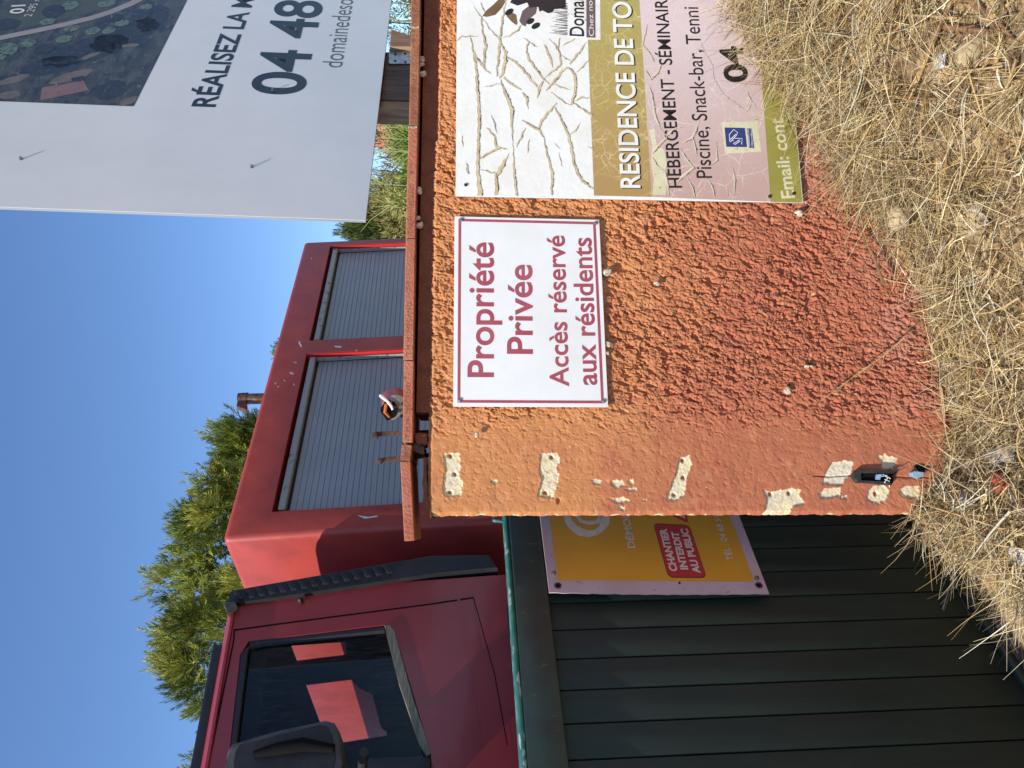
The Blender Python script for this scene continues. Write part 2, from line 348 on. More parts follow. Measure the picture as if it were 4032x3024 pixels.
gx, gy = axis(-700, 700, -1.6, 2.2, .014), axis(-300, 900, .7, 3.2, .014)
GX, GY = np.meshgrid(gx, gy, indexing='ij'); GZ = zground(GX, GY)
def grid_faces(nx, ny):
    i = np.arange(nx*ny).reshape(nx, ny); return np.stack([i[:-1, :-1], i[1:, :-1], i[1:, 1:], i[:-1, 1:]], -1).reshape(-1, 4)
M_soil = specks(specks(mat('dry_soil', lin(176, 150, 110), .95, col2=lin(108, 86, 62), nscale=9, bump=.9, bscale=55), lin(84, 66, 48), 45, .50, .62, .85), lin(206, 188, 150), 70, .66, .70, .9)
np_mesh('ground', np.stack([GX, GY, GZ], -1).reshape(-1, 3), grid_faces(*GX.shape), M_soil)['kind'] = 'structure'

# ------------------------------------------------------------------ orange rendered wall
wall = empty('rendered_wall', WALL.m, 'low wall of rough orange render with terracotta tiles along its top', 'wall')
c16 = crop(1600, 1600, 1.7015); c26 = crop(2600, 1500, 1.7015)
PATCH = [c16((245, 315), (355, 310), (362, 400), (352, 480), (382, 505), (365, 600), (255, 606), (243, 540), (262, 430)),
         c16((900, 315), (1005, 310), (1030, 360), (1000, 420), (1025, 470), (1005, 545), (990, 615), (880, 600), (905, 500), (895, 400)),
         c16((1830, 345), (1895, 330), (1912, 390), (1880, 470), (1860, 600), (1800, 635), (1742, 625), (1770, 540), (1812, 440)),
         c16((562, 492), (612, 500), (600, 525), (570, 515)), c16((1240, 490), (1310, 495), (1300, 525), (1250, 515)),
         c16((1370, 495), (1440, 492), (1470, 530), (1400, 550), (1375, 520)), c16((1490, 495), (1525, 490), (1520, 530), (1495, 525)),
         c16((1465, 550), (1550, 545), (1545, 570), (1470, 562)), c16((1355, 615), (1420, 620), (1450, 605), (1500, 635), (1400, 642)),
         c16((1420, 665), (1470, 668), (1455, 690), (1425, 682)), c16((1580, 620), (1615, 620), (1605, 635), (1580, 633)),
         c26((1150, 545), (1240, 535), (1295, 545), (1275, 620), (1210, 705), (1090, 690), (1085, 660), (1120, 590)),
         c26((690, 725), (740, 745), (860, 720), (945, 725), (930, 770), (970, 820), (880, 830), (870, 890), (690, 885), (715, 800)),
         c26((1395, 740), (1420, 705), (1500, 700), (1540, 735), (1500, 815), (1430, 815), (1385, 790)),
         c26((1450, 510), (1500, 490), (1590, 520), (1560, 590), (1490, 580), (1480, 530)),
         c26((1060, 755), (1100, 720), (1205, 715), (1205, 770), (1120, 785), (1065, 785)), c26((1600, 735), (1640, 705), (1730, 705), (1740, 800), (1660, 780), (1615, 775)),
         c26((1210, 770), (1255, 765), (1245, 790), (1215, 785))]
HOLES = c16((293, 332), (325, 452), (290, 578), (975, 340), (930, 580), (1855, 362), (1798, 592), (1860, 475), (1020, 630))+c26((742, 757), (870, 750), (1448, 755), (1740, 575), (1725, 605))
HOLES += [(1796+330/1.843-18, 1405)]
ZT = WALL.loc(1688, 1600)[1]                       # top of the render
WXR, DW = 3.6, .0021
wx = np.concatenate([np.arange(XL, 1.05, DW), np.geomspace(.004, WXR-1.05, 90)+1.05]); wz = np.arange(-1.30, ZT+.0001, DW)
WX, WZ = np.meshgrid(wx, wz, indexing='ij')
def inside(pts, X, Z):
    r = np.zeros(X.shape, bool); n = len(pts)
    for i in range(n):
        (x1, z1), (x2, z2) = pts[i], pts[(i+1) % n]
        if abs(z2-z1) < 1e-12: continue
        r ^= ((z1 > Z) != (z2 > Z)) & (X < (x2-x1)*(Z-z1)/(z2-z1)+x1)
    return r
jx, jz = WX+.007*fbm(WX*80, WZ*80, 4, 50, .65), WZ+.007*fbm(WX*80, WZ*80, 4, 60, .65)
bare = np.zeros(WX.shape, bool)
for p in PATCH: bare |= inside(clean(WALL, p), jx, jz)
hole = np.zeros(WX.shape)
for q in HOLES:
    hx, hz = WALL.loc(*q); hole = np.maximum(hole, sm(1.5-np.hypot(jx*.7+WX*.3-hx, jz*.7+WZ*.3-hz)/.0062))
# render relief: coarse thrown clots, flattened; the pillar end was trowelled smoother
XP = WALL.loc(2400, 1690)[0]
pil = sm((WX-XP+.06*fbm(WX*11, WZ*11, 4, 31)+.06)/.20)
qx, qz = WX+.012*fbm(WX*24, WZ*24, 2, 70), WZ+.012*fbm(WX*24, WZ*24, 2, 71)
ca, sa = math.cos(R(17)), math.sin(R(17)); ux, uz = WX*ca-WZ*sa, WX*sa+WZ*ca      # dragged by the trowel, near upright
wq = .006*fbm(WX*45, WZ*45, 3, 70); ux, uz = ux+wq, uz-wq
n1 = fbm(ux*50, uz*28, 4, 21, .6); n2 = fbm(ux*105, uz*62, 3, 22, .6); n3 = fbm(WX*170, WZ*170, 3, 23, .7)
patchy = sm(.5+1.3*fbm(WX*5, WZ*5, 3, 90)); zone = .75+.5*sm(.5+fbm(WX*3.3, WZ*3.3, 2, 91))
plate = sm((n1+.34-.16*patchy)/.12); lump = sm((n2+.20)/.22); hump = fbm(ux*30, uz*18, 2, 28)
h = 1.32*pil*zone*(.0072*plate-.0072+.0032*lump*(.4+.6*plate)+.0042*hump+.0026*n3)+(1-pil)*(.0024*fbm(WX*26, WZ*26, 4, 41)+.0042*np.minimum(fbm(WX*62, WZ*62, 4, 43, .65)+.12, .10)+.0006*n3)
h = h+.004*fbm(WX*4, WZ*4, 2, 44)
h = np.where(bare, h*.35-.0048+0.0020*fbm(WX*110, WZ*110, 4, 45, .65), h)-hole*.011
# a crack up the foot of the pillar, rounded arris at the end and the broken upper edge
cx0 = np.interp(WZ, [-1.3, -.2], [XL+.105, XL+.118])+.006*fbm(WZ*14, WX*0, 3, 12); crack = sm(1-np.abs(WX-cx0)/.0035)*sm((WALL.loc(3200, 2000)[1]-WZ)/.02)
h = h-crack*.007
ez_ = ZT-WZ; h = h-.012*sm(1-ez_/.014)
h = h-.016*sm(1-(WX-XL)/.014)**2
edge = sm(1-(WX-XL)/.05)
PX = WX-edge*(.006+.007*fbm(WZ*24, WX*0+3, 4, 77)); PZ = WZ+sm(1-ez_/.03)*(.006*fbm(WX*40, WZ*0, 3, 78)-.012*sm((WX-WALL.loc(1700, 560)[0])/.02))
# pigment: orange above, redder and dustier towards the foot
O, Rd, P_, C_, Gy = [np.array(lin(*c)[:3]) for c in ((204, 138, 90), (182, 110, 82), (188, 134, 114), (236, 220, 172), (220, 208, 184))]
gz = np.interp(WX, BX, BZ)-WALL.o.z
t = sm(.5+(-.34-WZ)*1.5-.35*(WX+.2)+.55*fbm(WX*5, WZ*5, 4, 51))
t = np.where(pil < .5, np.clip(t*.9+.35*sm(fbm(WX*11, WZ*11, 3, 56)*1.5), 0, 1), t)
col = O+(Rd-O)*t[..., None]
d = sm(1-(WZ-gz-.02)/.30)*sm(.5+fbm(WX*9, WZ*9, 4, 52))*.75*pil; col = col+(P_-col)*d[..., None]
s_ = sm((fbm(WX*18, WZ*18, 4, 53)-.18)*3)*.25; col = col*(1-s_[..., None])+np.array(lin(222, 166, 124)[:3])*s_[..., None]
fl = (vnoise(WX*90, WZ*90, 54) > .80)*(vnoise(WX*8, WZ*8, 57) > .15); col = np.where(fl[..., None], np.array(lin(214, 186, 150)[:3]), col)
bc = C_+(Gy-C_)*sm(.5+fbm(WX*20, WZ*20, 3, 55))[..., None]; P11 = inside(clean(WALL, PATCH[11]), jx, jz)
bc = np.where(P11[..., None], Gy*1.05, bc); st_ = sm((fbm(WX*60, WZ*60, 3, 66)-.12)*3)*.5; bc = bc+(np.array(lin(200, 150, 104)[:3])-bc)*st_[..., None]; col = np.where(bare[..., None], bc, col)
lip = sm(1-(WX-PX*0-XL)/.006)*sm((fbm(WZ*30, WX*0+9, 3, 79)-.05)*5); col = col+(C_-col)*lip[..., None]
foot = WALL.loc(3545, 2021)
fm = inside([(XL-.05, -1.4), (XL-.05, foot[1]+.02)]+clean(WALL, c26((1725, 800), (1760, 720), (1880, 640), (1900, 480), (1880, 450), (1960, 380), (2000, 300)))+[(0, -1.4)], jx, jz)
col = np.where(fm[..., None], np.array(lin(176, 150, 112)[:3])*(1+.3*fbm(WX*40, WZ*40, 3, 58))[..., None], col)
h = np.where(fm, .01+.012*fbm(WX*22, WZ*22, 4, 59), h)
M_wall = attr_mat('orange_render', 'tint', .95, bump=.25, bscale=420, spec=.15)
np_mesh('render_face', np.stack([PX, -h, PZ], -1).reshape(-1, 3), grid_faces(*WX.shape), M_wall, wall, attrs={'tint': col.reshape(-1, 3)})
K['wall_plain'] = mat('plain_orange_render', lin(190, 112, 76), .95, col2=lin(176, 96, 70), nscale=8, bump=.8, bscale=60)
MB().box(XL+.004, WXR, .012, .215, -1.6, ZT-.004).build('wall_core', K['wall_plain'], wall)
# mortar bed between render and tiles, snapped off at the pillar
ZC = WALL.loc(1640, 1500, -.035)[1]
mb = MB(); MB_ = WALL.loc(1640, 1700)[0]
n = 90; ed = []
for i in range(n+1):
    x = MB_+.06+(WXR-MB_)*i/n; ed.append((x, ZT-.012+.0025*math.sin(x*70)))
mb.prism([(MB_+.06, ZC+.002), *ed[:1], *ed[1:], (WXR, ZC+.002)], .006, .20)
mb.build('mortar_bed', K['bed'], wall)
mb = MB(); c24 = crop(1400, 1450, 2.37)
mb.prism(clean(WALL, c24((630, 830), (665, 835), (662, 960), (668, 1100), (665, 1180), (690, 1330), (715, 1385), (700, 1410), (640, 1375), (650, 1300), (628, 1240), (640, 1130), (622, 1080), (640, 960))), -.004, .16, .002)
mb.build('broken_render_strip', K['bed'], wall)
mb = MB(); mb.prism(clean(WALL, c24((545, 610), (590, 600), (665, 605), (670, 700), (640, 720), (600, 690), (560, 700), (548, 660))), -.008, .1, .008); mb.build('mortar_lump', K['bed'], wall)
mb = MB(); mb.prism(clean(WALL, c24((535, 700), (600, 690), (640, 730), (640, 800), (590, 790), (535, 770))), .004, .12, .002); mb.build('mortar_lump', K['mortar'], wall).data.materials[0] = K['rust']
# coping tiles
def tile(ya, yb, xa_top, xb_top, m, txt=None):
    TF = -.034; a, b = WALL.loc(xa_top, ya, TF), WALL.loc(xb_top, yb, TF)     # a = right end, b = left end
    L = math.hypot(a[0]-b[0], a[1]-b[1]); ang = math.atan2(a[1]-b[1], a[0]-b[0]); th = .030
    tf = Matrix.Translation((b[0], 0, b[1])) @ Matrix.Rotation(-ang, 4, 'Y')
    mb = MB(); mb.box(.001, L-.0015, TF, .235, -th, 0, .0025, 1, tf)
    o = mb.build('coping_tile', m, wall)
    if txt:
        p = lambda u, v: tuple((tf @ Vector((u, 0, v))).xz)
        text(WALL, txt, p(.012, -.0215), p(min(L-.01, .18), -.0215), p(.012, -.008), K['tile_text'], o, TF-.0004, .0, loc=True, spacing=1.15, name='pressed_lettering')
    return o
for q in ((-420, 107, 1622, 1618, 'tile_old', 'T.M.M. MECANO'), (107, 500, 1618, 1610, 'tile_old', 'T.M.M. MECANO'), (500, 936, 1609, 1597, 'tile', 'T.M.M. MECANO'), (936, 1417, 1598, 1588, 'tile', 'T.M.M. MECANO'),
          (1417, 1743, 1590, 1585, 'tile', 'T.M.M. MECANO'), (1746, 1813, 1583, 1576, 'tile_old', 'ANO'), (1815, 2133, 1576, 1592, 'tile', None), (-900, -420, 1628, 1622, 'tile', None)):
    o = tile(*q[:4], K[q[4]], q[5])
mb = MB()
for yy, xx in ((107, 1618), (500, 1610)):
    x, z = WALL.loc(xx, yy, -.036); mb.tube([(x+.001*math.sin(k), -.0355, z+.002-.0035*k) for k in range(9)], .0035, 6)
mb.build('joint_mortar', K['mortar'], wall)

# ------------------------------------------------------------------ snail shells stuck on the wall
def snail_mesh():
    mb = MB(); pts = []; rad = []
    for i in range(60):
        a = i/59*5.2*math.pi; g = math.exp(.135*a)/math.exp(.135*5.2*math.pi)
        pts.append((.0058*g*math.cos(a), .0058*g*math.sin(a), .0066*(1-g))); rad.append(max(.0006, .0056*g))
    mb.tube(pts, rad, 9); return mb
snail0 = snail_mesh().build('snail_shell', K['shell'], None, 'all')
c8 = crop(700, 0, 1.659); c6 = crop(1600, 800, 1.843); c23 = crop(2300, 700, 1.659)
SN = [(c8((1597, 394))[0], 1.1, 'pale snail shell under the coping tiles, highest of three below the metal plate'),
      (c8((1597, 427))[0], 1.0, 'pale snail shell under the coping tiles, middle one of three below the post'),
      (c8((1595, 487))[0], 1.2, 'cream snail shell under the coping tiles, lowest of the three below the post'),
      (c8((1578, 1242))[0], 1.1, 'single snail shell under the coping, above the right corner of the cracked sign'),
      (c8((1570, 1430))[0], 1.0, 'banded snail shell under the coping, right one of a pair above the white sign'),
      (c8((1574, 1472))[0], 1.15, 'banded snail shell under the coping, left one of a pair above the white sign'),
      (c6((1452, 500))[0], 1.35, 'large cream snail shell just under the bottom edge of the white sign'),
      (c6((1466, 1030))[0], .9, 'small grey snail shell tucked under the white sign near its left half'),
      (c6((1462, 1085))[0], .55, 'tiny snail shell beside the small grey one under the white sign'),
      (c23((1405, 238))[0], 1.25, 'white snail shell on the red foot of the wall below the cracked sign'),
      (c23((1450, 1230))[0], .8, 'bright white snail shell low on the middle of the wall'),
      (c23((1490, 1236))[0], .55, 'tiny pale snail shell beside the bright white one low on the wall'),
      (c23((1325, 1385))[0], 1.2, 'dusty snail shell on the lower wall near where the smooth pillar begins'),
      (c16((470, 196))[0], .8, 'white snail shell on the pillar, above the uppermost bare plaster patch'),
      (c6((1820, 590))[0], .9, 'dirty white snail shell on the rough render a hand below the white sign')]
for i, (p, s, lb) in enumerate(SN):
    o = snail0 if i == 0 else snail0.copy()
    if i: COL.objects.link(o)
    under = i < 6; yy = -.012 if under else -.014
    x, z = WALL.loc(*p, yy); o.matrix_world = Matrix.Translation(WALL.w(x, yy, z)) @ WALL.m.to_3x3().to_4x4() @ Matrix.Rotation(R(90), 4, 'X') @ Matrix.Rotation(rng.uniform(0, 6.28), 4, 'Z') @ Matrix.Rotation(rng.uniform(-.5, .5), 4, 'X') @ Matrix.Scale(s*1.25, 4)
    tag(o, lb, 'snail shell', 'snail shells stuck on the orange wall')

# ------------------------------------------------------------------ private property sign
sg = empty('property_sign', WALL.m, 'white rectangular sign with a dark pink border reading Propriété Privée', 'sign')
ys = -.017
Q = clean(WALL, [(1784.5, 1600.3), (1790, 851.5), (2359.6, 865), (2395, 1603)], ys)
def bil(u, v, Q=Q):
    a, b, c, d = [Vector(q) for q in Q]; return tuple(a*(1-u)*(1-v)+b*u*(1-v)+c*u*v+d*(1-u)*v)
MB().prism(Q, ys, ys+.004, .0008).build('sign_panel', K['white_sign'], sg)
mb = MB(); iu, iv, wd = .0255, .036, .0085
cu = [bil(u, v) for u, v in ((iu, iv), (1-iu*.8, iv), (1-iu*.8, 1-iv), (iu, 1-iv))]
for a, b in zip(cu, cu[1:]+cu[:1]):
    dx, dz = b[0]-a[0], b[1]-a[1]; L = math.hypot(dx, dz); e = wd/2/L*1.0
    mb.strip([(a[0]-dx*e, a[1]-dz*e, wd), (b[0]-dx*e, b[1]-dz*e, wd)], ys-.0005)
mb.build('border_line', K['red_print'], sg)
for txt, a, b, t_ in (('Propriété', (631, 1263), (631, 285), (443, 1263)), ('Privée', (914, 1095), (909, 447), (730, 1095)), ('Accès réservé', (1178, 1330), (1146, 235), (1041, 1330)), ('aux résidents', (1382, 1320), (1340, 250), (1238, 1320))):
    text(WALL, txt, *c6(a, b, t_), K['red_print'], sg, ys-.0006, .016)
for q in c6((400, 120), (1375, 145), (388, 1430), (1433, 1437)):
    x, z = WALL.loc(*q, ys); screw(WALL, x, z, ys, .006, K['steel'], sg, 'screw', .005)

# ------------------------------------------------------------------ cracked residence sign
rs = empty('residence_sign', WALL.m, 'large weathered sign with peeling white vinyl reading RESIDENCE DE TOU', 'sign')
yr = -.020; c3 = crop(1700, 0, 2.074); c4 = crop(2400, 0, 1.952)
YE = -620                                            # panel carries on past the frame
lerp = lambda a, b, y: (a[0]+(b[0]-a[0])*(y-a[1])/(b[1]-a[1]), y)
tl, tr_ = (1794, 771.5), lerp((1794, 771.5), (1799, 0), YE)
bl, br = (3163, 798), lerp((3163, 798), (3090, 0), YE)
MB().prism(clean(WALL, [tl, tr_, br, bl], yr), yr, yr+.005, .0008).build('sign_panel', K['vinyl'], rs)
mb = MB(); e0, e1 = WALL.loc(*tl, yr), WALL.loc(*bl, yr); mb.strip([(e0[0]-.0012, e0[1], .0022), (e1[0]-.0012, e1[1], .0022)], yr+.0015); mb.build('panel_edge', K['edge'], rs)
def band_px(lo, hi): # lo,hi: pairs of px (left,right) -> quad extended to YE
    return [lo[0], lerp(lo[0], lo[1], YE), lerp(hi[0], hi[1], YE), hi[0]]
def crackle(name, A, B, line, scale, wd, grad=None):
    """printed colour A..B across the panel with a net of fine cracks showing the backing"""
    M = mat(name, A, .5); t = M.node_tree; b = t.nodes['Principled BSDF']; tc = t.nodes.new('ShaderNodeTexCoord')
    sx = t.nodes.new('ShaderNodeSeparateXYZ'); t.links.new(tc.outputs['Object'], sx.inputs[0])
    r = t.nodes.new('ShaderNodeMapRange'); r.inputs[1].default_value, r.inputs[2].default_value = grad or (0, 1); t.links.new(sx.outputs['X'], r.inputs[0])
    x = t.nodes.new('ShaderNodeMix'); x.data_type = 'RGBA'; x.inputs[6].default_value = A; x.inputs[7].default_value = B; t.links.new(r.outputs[0], x.inputs[0])
    nz = t.nodes.new('ShaderNodeTexNoise'); nz.inputs['Scale'].default_value = 14; nz.inputs['Detail'].default_value = 3
    t.links.new(tc.outputs['Object'], nz.inputs[0]); av = t.nodes.new('ShaderNodeVectorMath'); av.operation = 'MULTIPLY_ADD'; av.inputs[1].default_value = (.05, .05, .05)
    t.links.new(nz.outputs['Color'], av.inputs[0]); t.links.new(tc.outputs['Object'], av.inputs[2])
    last = x.outputs[2]
    for sc, ww, am in ((scale, wd, .9), (scale*2.3, wd*1.0, .55)):
        v = t.nodes.new('ShaderNodeTexVoronoi'); v.feature = 'DISTANCE_TO_EDGE'; v.inputs['Scale'].default_value = sc; t.links.new(av.outputs[0], v.inputs[0])
        m2 = t.nodes.new('ShaderNodeMapRange'); m2.inputs[1].default_value = 0; m2.inputs[2].default_value = ww; m2.inputs[3].default_value = am; m2.inputs[4].default_value = 0
        t.links.new(v.outputs['Distance'], m2.inputs[0])
        n2 = t.nodes.new('ShaderNodeTexNoise'); n2.inputs['Scale'].default_value = 11; t.links.new(tc.outputs['Object'], n2.inputs[0])
        m3 = t.nodes.new('ShaderNodeMapRange'); m3.inputs[1].default_value = .40; m3.inputs[2].default_value = .58; t.links.new(n2.outputs['Fac'], m3.inputs[0])
        mu = t.nodes.new('ShaderNodeMath'); mu.operation = 'MULTIPLY'; t.links.new(m2.outputs[0], mu.inputs[0]); t.links.new(m3.outputs[0], mu.inputs[1])
        y = t.nodes.new('ShaderNodeMix'); y.data_type = 'RGBA'; y.inputs[7].default_value = line; t.links.new(mu.outputs[0], y.inputs[0]); t.links.new(last, y.inputs[6]); last = y.outputs[2]
    t.links.new(last, b.inputs['Base Color']); return M
xb0, xb1 = WALL.loc(2400, 760)[0], WALL.loc(2400, 0)[0]
K['tan_band'] = crackle('cracked_tan_print', lin(176, 142, 88), lin(176, 164, 92), lin(226, 204, 150), 26, .035, (xb0, xb1))
K['pink_zone'] = crackle('cracked_pink_print', lin(194, 160, 148), lin(222, 200, 198), lin(232, 214, 196), 13, .02, (xb0, xb1-.12))
lo1, hi1 = [(2339, 770), (2315, 169)], [(2566, 775.5), (2518, 0)]
lo2 = hi1; hi2 = [(3035, 795), (3012, 487)]; lo3 = hi2; hi3 = [(3160, 798), (3088, 0)]
def sheet(fr, px, y, m, parent, name): mb = MB(); mb.face([(x, y, z) for x, z in clean(fr, px, y)]); return mb.build(name, m, parent)
sheet(WALL, band_px(lo1, hi1), yr-.0004, K['tan_band'], rs, 'tan_band')
sheet(WALL, band_px(lo2, hi2), yr-.0004, K['pink_zone'], rs, 'pink_zone')
sheet(WALL, band_px(lo3, hi3), yr-.0004, K['olive_print'], rs, 'green_band')
# bared pale patch at the left of the pink zone
poly_px(WALL, c4((330, 1495), (340, 1380), (318, 1240), (330, 1120), (305, 1000), (345, 985), (365, 1120), (420, 1150), (440, 1260), (420, 1330), (445, 1400), (430, 1500)), yr-.0006, K['sticker_bg'], rs, 'bared_patch')
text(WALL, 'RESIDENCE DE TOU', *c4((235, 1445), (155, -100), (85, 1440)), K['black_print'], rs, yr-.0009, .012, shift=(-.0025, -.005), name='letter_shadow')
text(WALL, 'RESIDENCE DE TOU', *c4((235, 1445), (155, -100), (85, 1440)), K['white_print'], rs, yr-.0014, .016)
text(WALL, 'HÉBERGEMENT - SÉMINAIR', *c4((557, 1443), (442, -5), (455, 1443)), K['black_print'], rs, yr-.0009, .010)
text(WALL, 'Piscine, Snack-bar, Tenni', *c4((788, 1368), (680, 55), (670, 1368)), K['black_print'], rs, yr-.0009, .002)
text(WALL, '04', *c4((1066, 625), (1015, 350), (884, 600)), K['black_print'], rs, yr-.0009, .03)
text(WALL, 'Email: cont', *c4((1424, 1522), (1330, 905), (1322, 1520)), K['cream_print'], rs, yr-.0009, .02)
# camera sticker
st = poly_px(WALL, c4((862, 940), (1140, 930), (1165, 1165), (890, 1180)), yr-.0007, K['sticker_bg'], rs, 'camera_sticker')
poly_px(WALL, c4((884, 980), (1040, 983), (1057, 1130), (898, 1128)), yr-.0011, K['blue_print'], st, 'blue_square')
poly_px(WALL, c4((1055, 987), (1094, 988), (1112, 1135), (1072, 1137)), yr-.0011, K['blue_print'], st, 'blue_strip')
mb = MB()
for ln in (((925, 1090), (920, 1035), (955, 995), (985, 1020), (975, 1040), (930, 1090)), ((925, 1075), (972, 1030)), ((950, 1085), (945, 1062), (1020, 1065), (1015, 1110)), ((962, 1112), (1005, 1085), (985, 1080)), ((950, 1105), (1000, 1075))):
    mb.strip([(*WALL.loc(*q, yr-.0014), .0022) for q in c4(*ln)], yr-.0015)
mb.build('camera_pictogram', K['white_print'], st)
for tx, a, b, t_ in (('Établissement sous', (1080, 1130), (1071, 992), (1062, 1130)), ('vidéosurveillance', (1102, 1130), (1095, 992), (1088, 1130))):
    text(WALL, tx, *c4(a, b, t_), K['white_print'], st, yr-.0014, .0)
# olive tree emblem and name plate, cut by the frame
lg = [('leaf', K['brown_print'], ((415, 130), (440, 90), (500, 40), (560, -20), (700, -60), (605, 5), (575, 60), (520, 120), (450, 138))),
      ('leaf', K['brown_print'], ((610, 130), (640, 95), (690, 120), (700, 190), (690, 205), (650, 175))), ('leaf', K['mauve'], ((715, 170), (740, 90), (790, 50), (860, 60), (850, 110), (790, 160), (765, 215), (735, 200))),
      ('tree_trunk', K['dark_brown'], ((640, 20), (700, -100), (1090, -140), (1095, 60), (1000, 75), (985, 100), (950, 108), (905, 85), (880, 95), (870, 55), (800, 65), (780, 20), (700, 45)))]
for nm, m_, pts in lg: poly_px(WALL, c3(*pts), yr-.0007, m_, rs, nm)
def ell(cx, cy, a, b, rot, n=20): return [(cx+a*math.cos(t)*math.cos(rot)-b*math.sin(t)*math.sin(rot), cy+a*math.cos(t)*math.sin(rot)+b*math.sin(t)*math.cos(rot)) for t in [2*math.pi*i/n for i in range(n)]]
for e in ((633, 97, 38, 22, -.6), (805, 172, 34, 22, -.5), (850, 210, 38, 22, -.5), (700, 14, 22, 14, .4)): poly_px(WALL, c3(*ell(*e)), yr-.001, K['black_print'], rs, 'olive')
mb = MB()
for i in range(22):
    y = 285-i*12+rng.uniform(-4, 4); mb.strip([(*WALL.loc(*q, yr-.001), wd_) for q, wd_ in zip(c3((1108, y), (1050, y+rng.uniform(-10, 5)), (975+rng.uniform(-15, 40), y+rng.uniform(-30, 15))), (.0026, .0018, .0005))], yr-.001-.00002*i)
mb.build('printed_grass', K['dark_brown'], rs)
poly_px(WALL, c3((1108, 300), (1106, -200), (1260, -200), (1262, 300)), yr-.0006, K['white_print'], rs, 'name_plate')
text(WALL, 'Domai', *c3((1242, 297), (1240, -12), (1125, 297)), K['black_print'], rs, yr-.0012, .012)
poly_px(WALL, c3((1262, 322), (1262, -300), (1372, -300), (1378, 325)), yr-.0007, K['white_print'], rs, 'plate_border')
poly_px(WALL, c3((1263, 305), (1262, -300), (1335, -300), (1337, 308)), yr-.0011, K['mauve'], rs, 'name_strip')
text(WALL, 'Chez no', *c3((1325, 295), (1312, 5), (1285, 295)), K['white_print'], rs, yr-.0016, -.004)
